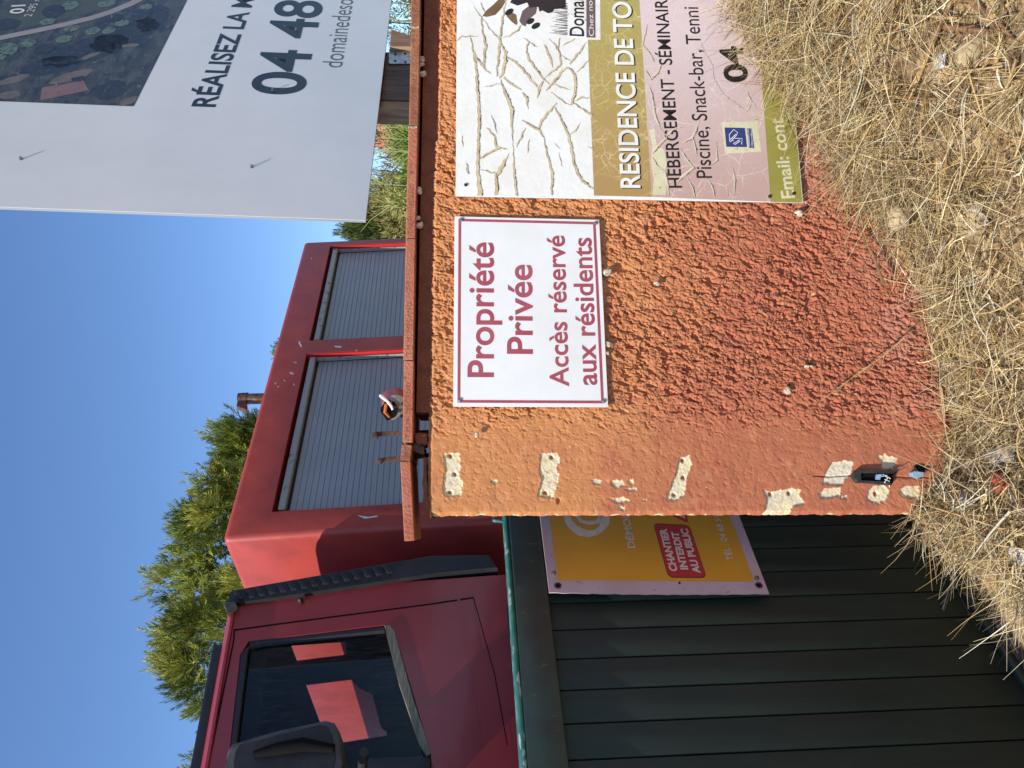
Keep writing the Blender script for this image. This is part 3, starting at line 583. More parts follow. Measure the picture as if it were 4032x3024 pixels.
# wide cracks in the white field
CR = [((395, 1598, 52), (372, 1400, 32), (378, 1290, 34), (380, 1100, 26), (388, 1000, 34), (382, 850, 28), (370, 700, 32), (362, 560, 24), (345, 470, 20), (325, 350, 12), (312, 295, 3)),
      ((342, 425, 6), (372, 490, 26), (415, 540, 26), (440, 575, 18), (480, 607, 3)), ((428, 545, 18), (428, 440, 26), (440, 375, 30), (415, 270, 16), (402, 140, 12), (340, 58, 3)),
      ((415, 150, 4), (470, 235, 12), (540, 312, 14)), ((528, 625, 12), (540, 500, 22), (552, 370, 28), (560, 280, 22), (580, 140, 18), (605, 0, 6)),
      ((565, 355, 14), (603, 440, 32), (597, 510, 34), (580, 590, 30), (556, 645, 12)), ((615, 475, 14), (680, 505, 24), (760, 590, 26), (830, 680, 26), (865, 712, 18)),
      ((585, 640, 22), (640, 682, 24), (715, 728, 22), (742, 740, 3)), ((560, 655, 8), (598, 760, 34), (636, 850, 36), (655, 910, 44), (650, 1000, 22), (660, 1160, 6)),
      ((662, 1165, 3), (665, 1250, 9), (672, 1400, 22), (690, 1595, 26)), ((768, 420, 14), (795, 490, 26), (850, 570, 24), (905, 640, 20), (962, 692, 8)),
      ((770, 420, 14), (790, 345, 16), (748, 308, 3)), ((790, 340, 3), (830, 370, 14), (862, 388, 3)), ((920, 372, 12), (945, 430, 26), (968, 490, 26), (990, 555, 5)),
      ((925, 635, 8), (985, 585, 20), (1050, 535, 22), (1045, 450, 20), (1015, 380, 16), (960, 318, 4)), ((935, 742, 10), (1000, 665, 28), (1070, 580, 26), (1100, 552, 12)),
      ((862, 800, 6), (878, 720, 36), (905, 660, 14)), ((1090, 548, 14), (1145, 580, 24), (1172, 640, 34), (1170, 740, 28), (1145, 845, 26), (1120, 862, 5)),
      ((1128, 525, 12), (1185, 450, 26), (1225, 400, 20), (1262, 345, 4)), ((1048, 450, 4), (1095, 480, 14), (1132, 500, 6)), ((1160, 850, 14), (1230, 895, 20), (1312, 948, 24)),
      ((1165, 830, 4), (1215, 800, 20), (1292, 802, 8)), ((1178, 592, 4), (1235, 545, 18), (1280, 488, 8)), ((1060, 372, 4), (1115, 348, 16), (1172, 318, 4)), ((1030, 430, 4), (1036, 350, 14), (1045, 310, 6)),
      ((738, 985, 14), (800, 1025, 26), (868, 1062, 30), (900, 1100, 18), (918, 1145, 8), (935, 1240, 18), (965, 1340, 22), (985, 1440, 30), (975, 1592, 18)),
      ((868, 1055, 20), (900, 985, 26), (950, 920, 26), (1020, 845, 8)), ((1003, 880, 12), (1055, 975, 22), (1108, 1090, 26), (1140, 1210, 30), (1160, 1340, 28), (1205, 1450, 30), (1262, 1508, 26), (1322, 1545, 8)),
      ((1122, 1102, 4), (1172, 1070, 16), (1212, 1010, 3)), ((395, 1292, 16), (465, 1252, 22), (540, 1212, 30), (618, 1220, 4)), ((530, 1212, 28), (510, 1120, 18), (470, 1065, 16), (440, 1045, 4)),
      ((528, 1592, 36), (528, 1480, 34), (512, 1415, 18), (450, 1402, 14), (400, 1382, 8)), ((520, 1440, 34), (560, 1385, 46), (590, 1325, 28), (626, 1258, 4)), ((688, 1208, 4), (730, 1120, 20), (762, 1045, 3)),
      ((740, 755, 6), (772, 800, 34), (785, 892, 4)), ((1018, 792, 8), (1060, 822, 18), (1118, 860, 8)), ((965, 752, 5), (1040, 802, 12)), ((485, 940, 3), (510, 1010, 16), (532, 1090, 4)), ((438, 712, 8), (490, 698, 12), (552, 686, 4)),
      ((250, 1200, 6), (252, 1160, 10), (247, 1108, 3)), ((300, 1425, 14), (290, 1380, 20), (278, 1330, 6)), ((786, 1255, 5), (782, 1200, 14), (795, 1145, 4)), ((205, 330, 4), (245, 300, 16), (330, 298, 10), (380, 300, 4)),
      ((400, 20, 4), (415, 75, 14), (428, 100, 4)), ((585, 310, 4), (650, 285, 14), (705, 240, 18), (738, 195, 4)), ((1000, 690, 4), (1060, 718, 18), (1130, 735, 3)), ((1035, 1250, 3), (1050, 1310, 10), (1062, 1360, 3)), ((1010, 1175, 8), (1045, 1225, 3)), ((1275, 1200, 4), (1318, 1222, 12))]
PX2M = 1/2.074/2916*2.35
mbg, mbd, mbl = MB(), MB(), MB()
for k, cr in enumerate(CR):
    P = [(*WALL.loc(1700+a/2.074, b/2.074, yr), wv*PX2M*.85) for a, b, wv in cr]
    # refine with a little wander
    F = []
    for a, b in zip(P, P[1:]):
        nn = max(2, int(math.hypot(b[0]-a[0], b[1]-a[1])/.004))
        for i in range(nn):
            t_ = i/nn; F.append([a[j]+(b[j]-a[j])*t_ for j in range(3)])
    F.append(list(P[-1]))
    for i, f in enumerate(F):
        f[0] += .0012*math.sin(i*.9+k)+rng.normal(0, .0005); f[1] += .0012*math.cos(i*.7+k*2)+rng.normal(0, .0005); f[2] = max(.0007, f[2]*(1+.14*math.sin(i*1.7+k)+rng.normal(0, .06)))
    mbg.strip(F, yr-.0009-.000004*k)
    # curled vinyl: dark underside on the lower lip, upper lip painted bright as if lit
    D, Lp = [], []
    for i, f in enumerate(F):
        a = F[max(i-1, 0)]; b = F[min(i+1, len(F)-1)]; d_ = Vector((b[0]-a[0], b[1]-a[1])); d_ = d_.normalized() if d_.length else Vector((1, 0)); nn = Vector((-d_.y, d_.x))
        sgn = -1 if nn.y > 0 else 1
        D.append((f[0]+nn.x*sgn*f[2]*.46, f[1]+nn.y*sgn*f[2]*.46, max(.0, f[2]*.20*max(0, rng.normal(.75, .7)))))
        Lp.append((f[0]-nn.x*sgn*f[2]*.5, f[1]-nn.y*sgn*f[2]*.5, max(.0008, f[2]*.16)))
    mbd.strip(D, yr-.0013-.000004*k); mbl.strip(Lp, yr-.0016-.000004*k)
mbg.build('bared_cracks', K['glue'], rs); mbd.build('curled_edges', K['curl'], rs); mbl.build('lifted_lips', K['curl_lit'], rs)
# lifted cracks across the pink zone
CP = [((250, 340, 16), (300, 400, 22), (340, 470, 20)), ((395, 500, 10), (370, 560, 24), (320, 610, 22), (280, 545, 12)), ((300, 660, 16), (325, 720, 22), (340, 820, 26), (355, 900, 26), (385, 970, 16)), ((380, 980, 12), (440, 1050, 16), (500, 990, 14), (560, 975, 8)),
      ((330, 1180, 20), (380, 1120, 22), (440, 1060, 16)), ((330, 1210, 10), (370, 1280, 24), (430, 1330, 22), (450, 1420, 18), (455, 1500, 10)), ((540, 1140, 10), (590, 1220, 24), (650, 1290, 22), (560, 1360, 26), (520, 1400, 12)), ((600, 1375, 12), (640, 1440, 20), (655, 1510, 14)),
      ((690, 930, 6), (665, 1000, 20), (640, 1060, 22), (560, 1100, 10)), ((640, 1050, 12), (660, 1130, 18), (670, 1200, 8)), ((740, 1370, 10), (790, 1430, 22), (810, 1520, 10)), ((820, 1090, 5), (825, 1180, 12), (830, 1230, 20), (780, 1270, 6)), ((945, 1290, 8), (965, 1380, 22), (955, 1510, 5)),
      ((905, 1440, 4), (908, 1510, 6)), ((1060, 710, 8), (1085, 770, 18), (1130, 830, 4)), ((1050, 860, 14), (1075, 830, 12), (1085, 800, 3)), ((980, 800, 8), (1000, 810, 14), (995, 830, 4)), ((900, 740, 6), (912, 755, 16), (900, 765, 3)), ((1085, 905, 5), (1130, 915, 20), (1165, 935, 8)), ((285, 190, 6), (275, 260, 14), (255, 340, 10)), ((700, 330, 3), (740, 420, 5), (790, 500, 5), (800, 600, 6), (850, 690, 7), (890, 740, 5), (960, 790, 4), (1050, 850, 4))]
mbg, mbd, mbl = MB(), MB(), MB(); PX2M = 1/1.952/2916*2.35
for k, cr in enumerate(CP):
    P = [(*WALL.loc(2400+a/1.952, b/1.952, yr), wv*PX2M*.8) for a, b, wv in cr]; F = []
    for a, b in zip(P, P[1:]):
        for i in range(6): F.append([a[j]+(b[j]-a[j])*i/6+rng.normal(0, .0006) for j in range(2)]+[max(.0006, a[2]+(b[2]-a[2])*i/6)])
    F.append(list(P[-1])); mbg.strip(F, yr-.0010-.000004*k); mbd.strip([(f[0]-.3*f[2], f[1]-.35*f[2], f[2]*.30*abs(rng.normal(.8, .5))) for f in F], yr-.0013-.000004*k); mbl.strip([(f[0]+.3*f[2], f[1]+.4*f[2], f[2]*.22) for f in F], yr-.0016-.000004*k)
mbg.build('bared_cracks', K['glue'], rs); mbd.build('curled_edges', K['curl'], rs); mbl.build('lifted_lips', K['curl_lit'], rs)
for q in c3((278, 1512))+c4((1414, 1490), (1230, 1512)):
    x, z = WALL.loc(*q, yr); screw(WALL, x, z, yr-.001, .0055, K['dark_steel'], rs)

# ------------------------------------------------------------------ fittings in the pillar
jb = empty('conduit_box', WALL.m, 'broken black plastic conduit box with loose wires set in the pillar foot', 'junction box')
yb = -.006
mb = MB(); mb.prism(clean(WALL, c26((1283, 625), (1310, 598), (1335, 598), (1335, 684), (1310, 684), (1286, 655)), yb), yb-.010, yb+.03, .001)
mb.build('end_cap', K['black_box'], jb)
mb = MB(); x0, z0 = WALL.loc(*c26((1330, 600))[0], yb); x1, z1 = WALL.loc(*c26((1575, 690))[0], yb)
mb.prism(clean(WALL, c26((1330, 600), (1575, 604), (1545, 620), (1330, 618)), yb), yb-.012, yb+.03)
mb.prism(clean(WALL, c26((1330, 668), (1520, 676), (1540, 700), (1330, 682)), yb), yb-.012, yb+.03)
mb.build('channel_side', K['black_box'], jb)
mb = MB(); mb.prism(clean(WALL, c26((1333, 617), (1580, 610), (1545, 700), (1333, 670)), yb), yb-.0025, yb+.02); mb.build('channel_floor', K['interior'], jb)
mb = MB(); mb.prism(clean(WALL, c26((1440, 628), (1475, 626), (1462, 664), (1432, 662)), yb), yb-.008, yb-.003); mb.build('terminal', K['pale_blue'], jb)
for i, pts in enumerate((((1490, 625), (1520, 650), (1500, 680), (1530, 695)), ((1480, 640), (1510, 632), (1545, 655)), ((1500, 660), (1535, 670), (1540, 712)), ((1560, 640), (1600, 600), (1640, 580)))):
    P = [WALL.loc(*q, yb-.012) for q in c26(*pts)]; mb = MB(); mb.tube([(a, yb-.012-.004*math.sin(k*1.5+i), b) for k, (a, b) in enumerate(P)], .0013, 6)
    mb.build('loose_wire', K['white_plastic'] if i < 3 else K['rust'], jb, True)
sb = empty('blue_socket', WALL.m, 'small pale blue plastic socket broken in a hole at the pillar foot', 'socket')
poly_px(WALL, c26(*ell(1735, 590, 42, 30, .1)), -.0035, K['interior'], sb, 'hole', .002)
mb = MB(); mb.prism(clean(WALL, c26((1675, 615), (1690, 605), (1755, 612), (1752, 640), (1715, 652), (1678, 640)), -.008), -.018, .0, .0015); mb.build('socket_body', K['pale_blue'], sb)
mb = MB(); mb.tube([(*WALL.loc(*c26(q)[0], -.01)[:1], -.01, WALL.loc(*c26(q)[0], -.01)[1]) for q in ((1770, 600), (1820, 598))], .003, 6); mb.build('pin', K['rust'], sb)

# ------------------------------------------------------------------ broken lamp and iron brackets behind the coping
bl_ = empty('broken_lamp', WALL.m, 'broken round red lamp base with an exposed grey disc behind the coping', 'lamp')
yl = .17; cx, cz = WALL.loc(1400+372/2.37, 1450+365/2.37, yl); rx = .043
tfl = Matrix.Translation((cx, yl, cz)) @ Matrix.Rotation(R(-24), 4, 'Z') @ Matrix.Rotation(R(8), 4, 'X')
def tl_(p): return tuple(tfl @ Vector(p))
mb = MB(); mb.tube([tl_((0, y_, 0)) for y_ in (0, .012, .10, .115)], [rx*.97, rx, rx, rx*.9], 28); mb.build('lamp_housing', K['box_red'], bl_, True)
mb = MB(); mb.tube([tl_((0, y_, 0)) for y_ in (.004, -.003, -.004)], [rx*.985, rx*.985, rx*.95], 28); mb.build('face_plate', K['grey_plate'], bl_, True)
mb = MB(); mb.prism([(.034*math.cos(a)*(1+.12*math.sin(a*5))-.006, .026*math.sin(a)*(1+.1*math.cos(a*4))+.020) for a in [i*.314 for i in range(20)]], -.0065, -.004); mb.b.transform(tfl); mb.build('opening', K['interior'], bl_)
mb = MB(); mb.tube([tl_(p) for p in ((-.03, -.007, .02), (-.012, -.012, .034), (.012, -.009, .03), (.02, -.007, .012))], [.004, .006, .006, .003], 8); mb.build('amber_lens', K['amber'], bl_, True)
mb = MB()
for q in ((-.01, -.008, -.012), (.012, -.008, -.022), (.004, -.008, .0), (-.028, -.006, -.02)): mb.tube([tl_(q), tl_((q[0], q[1]+.006, q[2]))], .0055, 8)
mb.build('terminal', K['dark_steel'], bl_, True)
P = [WALL.loc(*q, yl-.02) for q in c24((345, 385), (335, 355), (300, 310), (240, 262), (232, 262))]
mb = MB(); mb.tube([(a, yl-.016-.004*i, b) for i, (a, b) in enumerate(P)], [.0035, .0045, .0048, .006, .004], 8); mb.build('white_cable', K['white_plastic'], bl_, True)
for bx, pts, tip, lb in ((0, ((470, 605), (190, 615)), ((150, 600), (210, 600), (205, 660), (150, 655)), 'rusty iron bracket behind the coping, the one nearer the round lamp'),
                         (1, ((470, 835), (240, 860)), ((172, 878), (222, 830), (260, 850), (235, 892)), 'rusty iron bracket behind the coping with a bright bent tip, further from the lamp')):
    r_ = empty('iron_bracket', WALL.m, lb, 'bracket', 'iron brackets behind the coping'); yk = .13
    a, b = [WALL.loc(*q, yk) for q in c24(*pts)]
    mb = MB(); d = Vector((b[0]-a[0], b[1]-a[1])); L = d.length; tf = Matrix.Translation((a[0], yk, a[1])) @ Matrix.Rotation(math.atan2(d.x, d.y), 4, 'Y')
    mb.box(-.0075, .0075, -.002, .003, -.12, L, .0006, 1, tf); mb.build('bar', K['rust'], r_)
    mb = MB(); mb.prism(clean(WALL, c24(*tip), yk-.004), yk-.012, yk+.012, .001); mb.build('bent_tip', K['rust'], r_)
    mb = MB(); x, z = WALL.loc(*c24(((185, 622), (228, 850))[bx])[0], yk-.012); mb.tube([(x, yk-.018, z), (x, yk-.01, z)], .006, 6); mb.build('nut', K['dark_steel'], r_)

# ------------------------------------------------------------------ green gate
gt = empty('green_gate', GATE.m, 'dark green gate of upright metal boards left of the orange wall', 'gate')
g19 = crop(1900, 1950, 1.545); g29 = crop(2900, 1950, 1.545); c15 = crop(1500, 2000, 1.62)
GX0, GX1 = -2.6, 2.2
zt = 0.0; zr = GATE.loc(*g19((452, 1100))[0])[1]      # bottom of the top rail
zb = GATE.loc(*g29((1620, 985))[0])[1]
mb = MB(); mb.box(GX0, GX1, -.03, .05, zr, zt-.012, .006, 2); mb.build('top_rail', K['gate_rail'], gt, True)
mb = MB(); mb.box(GX0, GX1, -.026, .046, zt-.0125, zt+.006, .009, 3); mb.build('rail_edge', K['teal'], gt, True)
s1, s2 = GATE.loc(2584, 2083+0)[0], 0
xs1, xs2 = GATE.loc(2500, 1950+205/1.545, .0)[0], GATE.loc(2500, 1950+1590/1.545, .0)[0]
pitch = (xs1-xs2)/8
k0 = math.floor((GX0-xs1)/pitch)+1; k1 = math.floor((GX1-xs1)/pitch)
first = None
for k in range(k0, k1):
    mb = MB(); x = xs1+k*pitch; mb.box(x+.0022, x+pitch-.0022, .004, .022, zb-.02, zr+.02, .0022, 2); mb.build('board', K['gate'], gt, True)
mb = MB(); mb.box(GX0, GX1, .0242, .036, zb-.02, zr+.02); mb.build('backing', K['interior'], gt)
mb = MB(); mb.box(GX0, GX1, -.012, .04, zb-.05, zb, .004, 2); mb.build('bottom_channel', K['gate_rail'], gt, True)
mb = MB(); mb.tube([(GX0, -.030, zb-.058), (GX1, -.030, zb-.058)], .012, 12); mb.build('bottom_edge', K['teal'], gt, True)
mb = MB(); mb.box(GX0, GX1, -.034, .04, zb-.20, zb-.066, .004, 2); mb.build('bottom_rail', K['gate_rail'], gt, True)
# latch bracket hooked over the rail by the wall
mb = MB(); a = GATE.loc(*c15((752, 30))[0]); mb.tube([(a[0]+.03, .03, a[1]+.01), (a[0]-.02, .02, a[1]+.02), (a[0]-.045, .0, zt+.004)], .006, 8); mb.build('rail_hook', K['teal'], gt, True)
# yellow building-site board on the gate
yb_ = empty('site_board', GATE.m, 'yellow building-site board with a red panel reading CHANTIER INTERDIT AU PUBLIC', 'sign')
yy = -.036
A_, B_ = g19((405, 592), (1745, 599)); T0, T1 = g19((405, 592), (347, 112)); U0, U1 = g19((1745, 599), (1562, 125))
tlx, blx = GATE.loc(*A_, yy), GATE.loc(*B_, yy); t1, u1 = GATE.loc(*T1, yy), GATE.loc(*U1, yy)
W_ = .78
def along(a, b): d = Vector((b[0]-a[0], b[1]-a[1])).normalized(); return (a[0]+d.x*W_, a[1]+d.y*W_)
trx, brx = along(tlx, t1), along(blx, u1)
def bb(u, v):
    a, b, c, d = [Vector(q) for q in (tlx, trx, brx, blx)]; return tuple(a*(1-u)*(1-v)+b*u*(1-v)+c*u*v+d*(1-u)*v)
mb = MB(); nx = 30
lf = [bb(0, i/nx) for i in range(nx+1)]; lf = [(x-.004*math.sin(math.pi*i/nx)+.0012*math.sin(i*2.3), z) for i, (x, z) in enumerate(lf)]
mb.prism([bb(1, 0), bb(1, 1), *lf[::-1]], yy, yy+.004, .0008); mb.build('board_panel', K['board_margin'], yb_)
mu, mv0, mv1 = .062, .045, .048
mb = MB(); mb.face([(x, yy-.0004, z) for x, z in (bb(mu, mv0), bb(1-mu, mv0), bb(1-mu, 1-mv1), bb(mu, 1-mv1))]); mb.build('yellow_field', K['yellow'], yb_)
text(GATE, 'DÉMOLITION', *g19((930, 322), (822, -250), (884, 322)), K['board_letter'], yb_, yy-.001, .02) if False else text(GATE, 'DÉMOLI', *g19((930, 322), (886, 100), (886, 322)), K['board_letter'], yb_, yy-.001, .02)
def rounded(P, r=.02, n=5):
    out = []; m_ = len(P)
    for i in range(m_):
        a, p, c = Vector(P[i-1]), Vector(P[i]), Vector(P[(i+1) % m_]); u, v = (a-p).normalized()*r, (c-p).normalized()*r
        for k in range(n+1):
            t = k/n; q = (p+u)*(1-t)**2+p*2*t*(1-t)+(p+v)*t*t; out.append((q.x, q.y))
    return out
rp = rounded(clean(GATE, g19((1130, 502), (1365, 504), (1258, 182), (1038, 172)), yy), .022)
c_ = Vector((sum(p[0] for p in rp)/len(rp), sum(p[1] for p in rp)/len(rp)))
mb = MB(); mb.prism(rp, yy-.0012, yy-.0006); mb.build('panel_outline', K['dark_brown'], yb_)
mb = MB(); mb.prism([tuple(c_+(Vector(p)-c_)*.975) for p in rp], yy-.0018, yy-.001); rpo = mb.build('red_panel', K['sign_red'], yb_)
for tx, a, b, t_ in (('CHANTIER', (1186, 462), (1117, 203), (1141, 466)), ('INTERDIT', (1250, 452), (1189, 222), (1206, 456)), ('AU PUBLIC', (1326, 474), (1245, 203), (1282, 478))):
    text(GATE, tx, *g19(a, b, t_), K['board_letter'], rpo, yy-.0024, .042)
text(GATE, 'TÉL : 04 68 54', *g19((1528, 396), (1438, 118), (1490, 398)), K['board_letter'], yb_, yy-.001, .012)
# brushed ring emblem and warning triangle, both running behind the pillar
mb = MB(); ring = []; cxr, czr = GATE.loc(*g19((628, 120))[0], yy)
rz_ = abs(GATE.loc(*g19((495, 120))[0], yy)[1]-GATE.loc(*g19((762, 120))[0], yy)[1])/2*.87; rx_ = abs(GATE.loc(*g19((628, 254))[0], yy)[0]-cxr)*.86
for i in range(65):
    a = 2*math.pi*i/64; ring.append((cxr+rx_*math.cos(a)+rng.normal(0, .001), czr+rz_*math.sin(a)+rng.normal(0, .001), .030+.006*math.sin(a*3)+rng.normal(0, .002)))
mb.strip(ring, yy-.001); mb.build('emblem_ring', K['board_letter'], yb_)
mb = MB(); mb.strip([(*GATE.loc(*q, yy), w_) for q, w_ in zip(g19((570, 120), (600, 160), (650, 170), (700, 165), (720, 120)), (.012, .018, .02, .018, .014))], yy-.001); mb.build('emblem_stroke', K['board_letter'], yb_)
tri = clean(GATE, g19((1250, 172), (1095, 95), (1225, -30)), yy); mb = MB(); mb.prism(rounded(tri, .012), yy-.0013, yy-.0006); mb.build('warning_triangle', K['sign_red'], yb_)
tc_ = Vector((sum(p[0] for p in tri)/3, sum(p[1] for p in tri)/3)); mb = MB(); mb.prism([tuple(tc_+(Vector(p)-tc_)*.72) for p in tri], yy-.002, yy-.0012); mb.build('triangle_field', K['board_letter'], yb_)
for q in g19((432, 476), (1668, 506)):
    x, z = GATE.loc(*q, yy); screw(GATE, x, z, yy, .0085, K['steel'], yb_, 'bolt', .007)
for q in g19((458, 551), (1681, 549)):
    x, z = GATE.loc(*q, yy); mb = MB()
    ro = [(x+.0125*math.cos(i*.393), z+.0125*math.sin(i*.393)) for i in range(16)]; ri = [(x+.007*math.cos(i*.393), z+.007*math.sin(i*.393)) for i in range(16)]
    mb.holed(ro, [ri], yy-.002); g_ = mb.build('grommet', K['rust'], yb_); mb = MB(); mb.prism(ri, yy-.0015, yy-.001); mb.build('grommet_hole', K['interior'], g_)
x, z = GATE.loc(*g19((1198, 535))[0], yy); mb = MB(); mb.prism([(x+.005*math.cos(i*.7), z+.004*math.sin(i*.7)) for i in range(9)], yy-.0015, yy-.001); mb.build('drilled_hole', K['interior'], yb_)

# ------------------------------------------------------------------ red truck
tr = empty('box_truck', TRUCK.m, 'red box truck with two grey roller shutters parked behind the gate', 'truck')
c9 = crop(900, 900, 1.3825); c7 = crop(700, 2100, 1.795)
LBX = TRUCK.loc(1178, 952)[0]; ZTOP = TRUCK.loc(1178, 952)[1]*.5+TRUCK.loc(905, 2125)[1]*.5; ZBOT = ZTOP-2.05; DB = 2.85
def op(pts): return clean(TRUCK, c9(*pts))
o1 = [TRUCK.loc(*q) for q in c9((445, 610), (520, 95))]; o2 = [TRUCK.loc(*q) for q in c9((275, 1540), (427, 680))]
zo1 = (o1[0][1]+o1[1][1])/2; zo2 = (o2[0][1]+o2[1][1])/2; zo = (zo1+zo2)/2; zob = ZBOT+.32
ops = [(o2[0][0], o2[1][0]), (o1[0][0], o1[1][0])]
mb = MB(); bx = mb.b
mb.box(0, LBX, 0, DB, ZBOT, ZTOP, .032, 4)
kill = [f for f in bx.faces if f.normal.y < -.99 or (abs(f.calc_center_median().y) < 1e-4)]
bmesh.ops.recalc_face_normals(bx, faces=bx.faces); kill = [f for f in bx.faces if all(abs(v.co.y) < 1e-5 for v in f.verts)]
outer = [(v.co.x, v.co.z) for v in max(kill, key=lambda f: f.calc_area()).verts]
bmesh.ops.delete(bx, geom=kill, context='FACES')
mb.holed(outer, [[(a, zob), (b, zob), (b, zo), (a, zo)] for a, b in ops], 0)
RD = .07
for a, b in ops:
    for q in (((a, 0, zo), (b, 0, zo), (b, RD, zo), (a, RD, zo)), ((a, 0, zob), (b, 0, zob), (b, RD, zob), (a, RD, zob)), ((a, 0, zob), (a, 0, zo), (a, RD, zo), (a, RD, zob)), ((b, 0, zob), (b, 0, zo), (b, RD, zo), (b, RD, zob))): mb.face(q)
bmesh.ops.remove_doubles(bx, verts=bx.verts, dist=1e-4)
mb.build('box_body', K['box_red'], tr, True)
for a, b in ops:
    mb = MB(); mb.box(b-.012, b-.001, .002, RD, zob+.002, zo-.002); mb.build('opening_jamb', K['reveal'], tr)
    mb = MB(); n = int((zo-.075-zob)/.033)
    mb.box(a+.004, b-.014, RD-.006, RD+.01, zob+.002, zo-.06); sh = mb.build('roller_shutter', K['slat_gap'], tr)
    mb = MB()
    for i in range(n):
        z1 = zo-.075-i*.033; mb.box(a+.02, b-.03, RD-.014, RD-.0062, z1-.0314, z1, .0012)
    mb.build('shutter_slats', K['slat'], sh)
    mb = MB(); mb.box(a+.03, b-.02, RD-.055, RD-.016, zo-.062, zo-.022, .004); mb.build('guide_rail', K['rail_grey'], tr)
    mb = MB(); mb.box(b-.028, b-.016, RD-.045, RD-.016, zob+.003, zo-.064, .002); mb.build('side_guide', K['rail_grey'], tr)
mb = MB()
for q in (((385, 610), (400, 640), (392, 648), (380, 622)), ((575, 638), (612, 640), (614, 650), (580, 646)), ((330, 780), (352, 785), (356, 795), (336, 792)), ((248, 838), (262, 842), (255, 850)), ((350, 726), (372, 728), (368, 734)), ((300, 822), (312, 830), (302, 832)), ((352, 842), (362, 852), (354, 854)), ((264, 856), (278, 862), (268, 864)), ((355, 312), (360, 318), (352, 320)), ((448, 158), (456, 164), (450, 168)), ((690, 660), (702, 664), (694, 670)), ((700, 1560), (760, 1570), (810, 1562), (812, 1570), (740, 1580))):
    mb.face([(x, -.0008, z) for x, z in clean(TRUCK, c9(*q))])
mb.build('chipped_paint', K['white_print'], tr)
# flue standing behind the roof
mb = MB(); yf = 1.2; p0 = TRUCK.loc(*c9((195, 925))[0], yf); p1 = TRUCK.loc(*c9((62, 928))[0], yf)
rf = abs(TRUCK.loc(*c9((100, 897))[0], yf)[0]-TRUCK.loc(*c9((100, 955))[0], yf)[0])/2*.66
mb.tube([(p0[0], yf, p0[1]-.3), (p0[0], yf, p0[1]), (p1[0], yf, p1[1])], rf, 16); fl_ = mb.build('flue_pipe', K['flue'], tr, True)
mb = MB(); mb.tube([(p1[0], yf, p1[1]-.07), (p1[0], yf, p1[1]+.01)], rf*1.13, 16); mb.build('flue_collar', K['rust'], fl_, True)
mb = MB(); mb.prism(clean(TRUCK, c9((45, 975), (70, 985), (97, 996), (100, 958), (80, 925), (60, 905), (56, 950)), yf), yf-rf*.5, yf+rf*.5, .004); mb.build('flue_flap', K['rust'], fl_)
# cab
CY0, CY1 = -.01, 2.75
cabrear = TRUCK.loc(*c7((388, 428))[0], CY0)[0]; ZC1 = TRUCK.loc(*c7((410, 520))[0], CY0)[1]; ZC0 = ZBOT+.35
XF = cabrear-1.75
win = clean(TRUCK, c7((500, 762), (1455, 648), (1535, 700), (1790, 1560), (1800, 1900), (360, 1900), (352, 1650), (440, 860)), CY0)
win = [(max(x, XF+.12), z) for x, z in win]
gut = [TRUCK.loc(*q, CY0) for q in c7((415, 520), (222, 1659))]; slope = (gut[1][1]-gut[0][1])/(gut[1][0]-gut[0][0])
ztop = lambda x: gut[0][1]+slope*(x-gut[0][0])
xr = cabrear
outer = [(XF+.05, ZC0), (xr, ZC0), (xr, ztop(xr)), (XF+.35, ztop(XF+.35)), (XF+.12, ztop(XF)-.25), (XF, ZC0+.9)]
mb = MB(); mb.holed(outer, [win], CY0)
n = len(win)
for i in range(n):
    a, b = win[i], win[(i+1) % n]; mb.face([(a[0], CY0, a[1]), (b[0], CY0, b[1]), (b[0], CY0+.05, b[1]), (a[0], CY0+.05, a[1])])
mb.build('cab_side', K['cab_red'], tr)
mb = MB(); mb.holed(outer, [win], CY0+.05); mb.build('door_lining', K['interior'], tr)
mb = MB(); mb.holed(outer, [], CY1); mb.build('far_cab_side', K['cab_red'], tr)
# roof: gutter, chamfer, top and black edge strip
RZ = .125; zx = lambda x, d: ztop(x)+d
def roofstrip(y0, z0, y1, z1, name, m, xa=XF+.1, xb=xr, th=.0):
    mb = MB(); mb.face([(xa, y0, zx(xa, z0)), (xb, y0, zx(xb, z0)), (xb, y1, zx(xb, z1)), (xa, y1, zx(xa, z1))]); return mb
pts = [(CY0, 0), (CY0-.012, .003), (CY0-.012, .014), (CY0+.004, .017), (CY0+.012, .026), (CY0+.05, .052), (CY0+.12, .072), (CY0+.3, .082), (CY1-.3, .082), (CY1-.06, .05), (CY1, 0)]
mb = MB()
for (ya, za), (yb2, zb2) in zip(pts, pts[1:]):
    mb.face([(XF+.1, ya, zx(XF+.1, za)), (xr, ya, zx(xr, za)), (xr, yb2, zx(xr, zb2)), (XF+.1, yb2, zx(XF+.1, zb2))])
bmesh.ops.remove_doubles(mb.b, verts=mb.b.verts, dist=1e-4); mb.build('cab_roof', K['cab_red'], tr, True)
mb = MB(); tfr = Matrix.Translation((xr-.25, 0, zx(xr-.25, .066))) @ Matrix.Rotation(-math.atan(slope), 4, 'Y'); mb.box(-1.35, .05, CY0+.10, CY0+.16, 0, .05, .012, 2, tfr); mb.build('roof_bar', K['black_rubber'], tr, True)
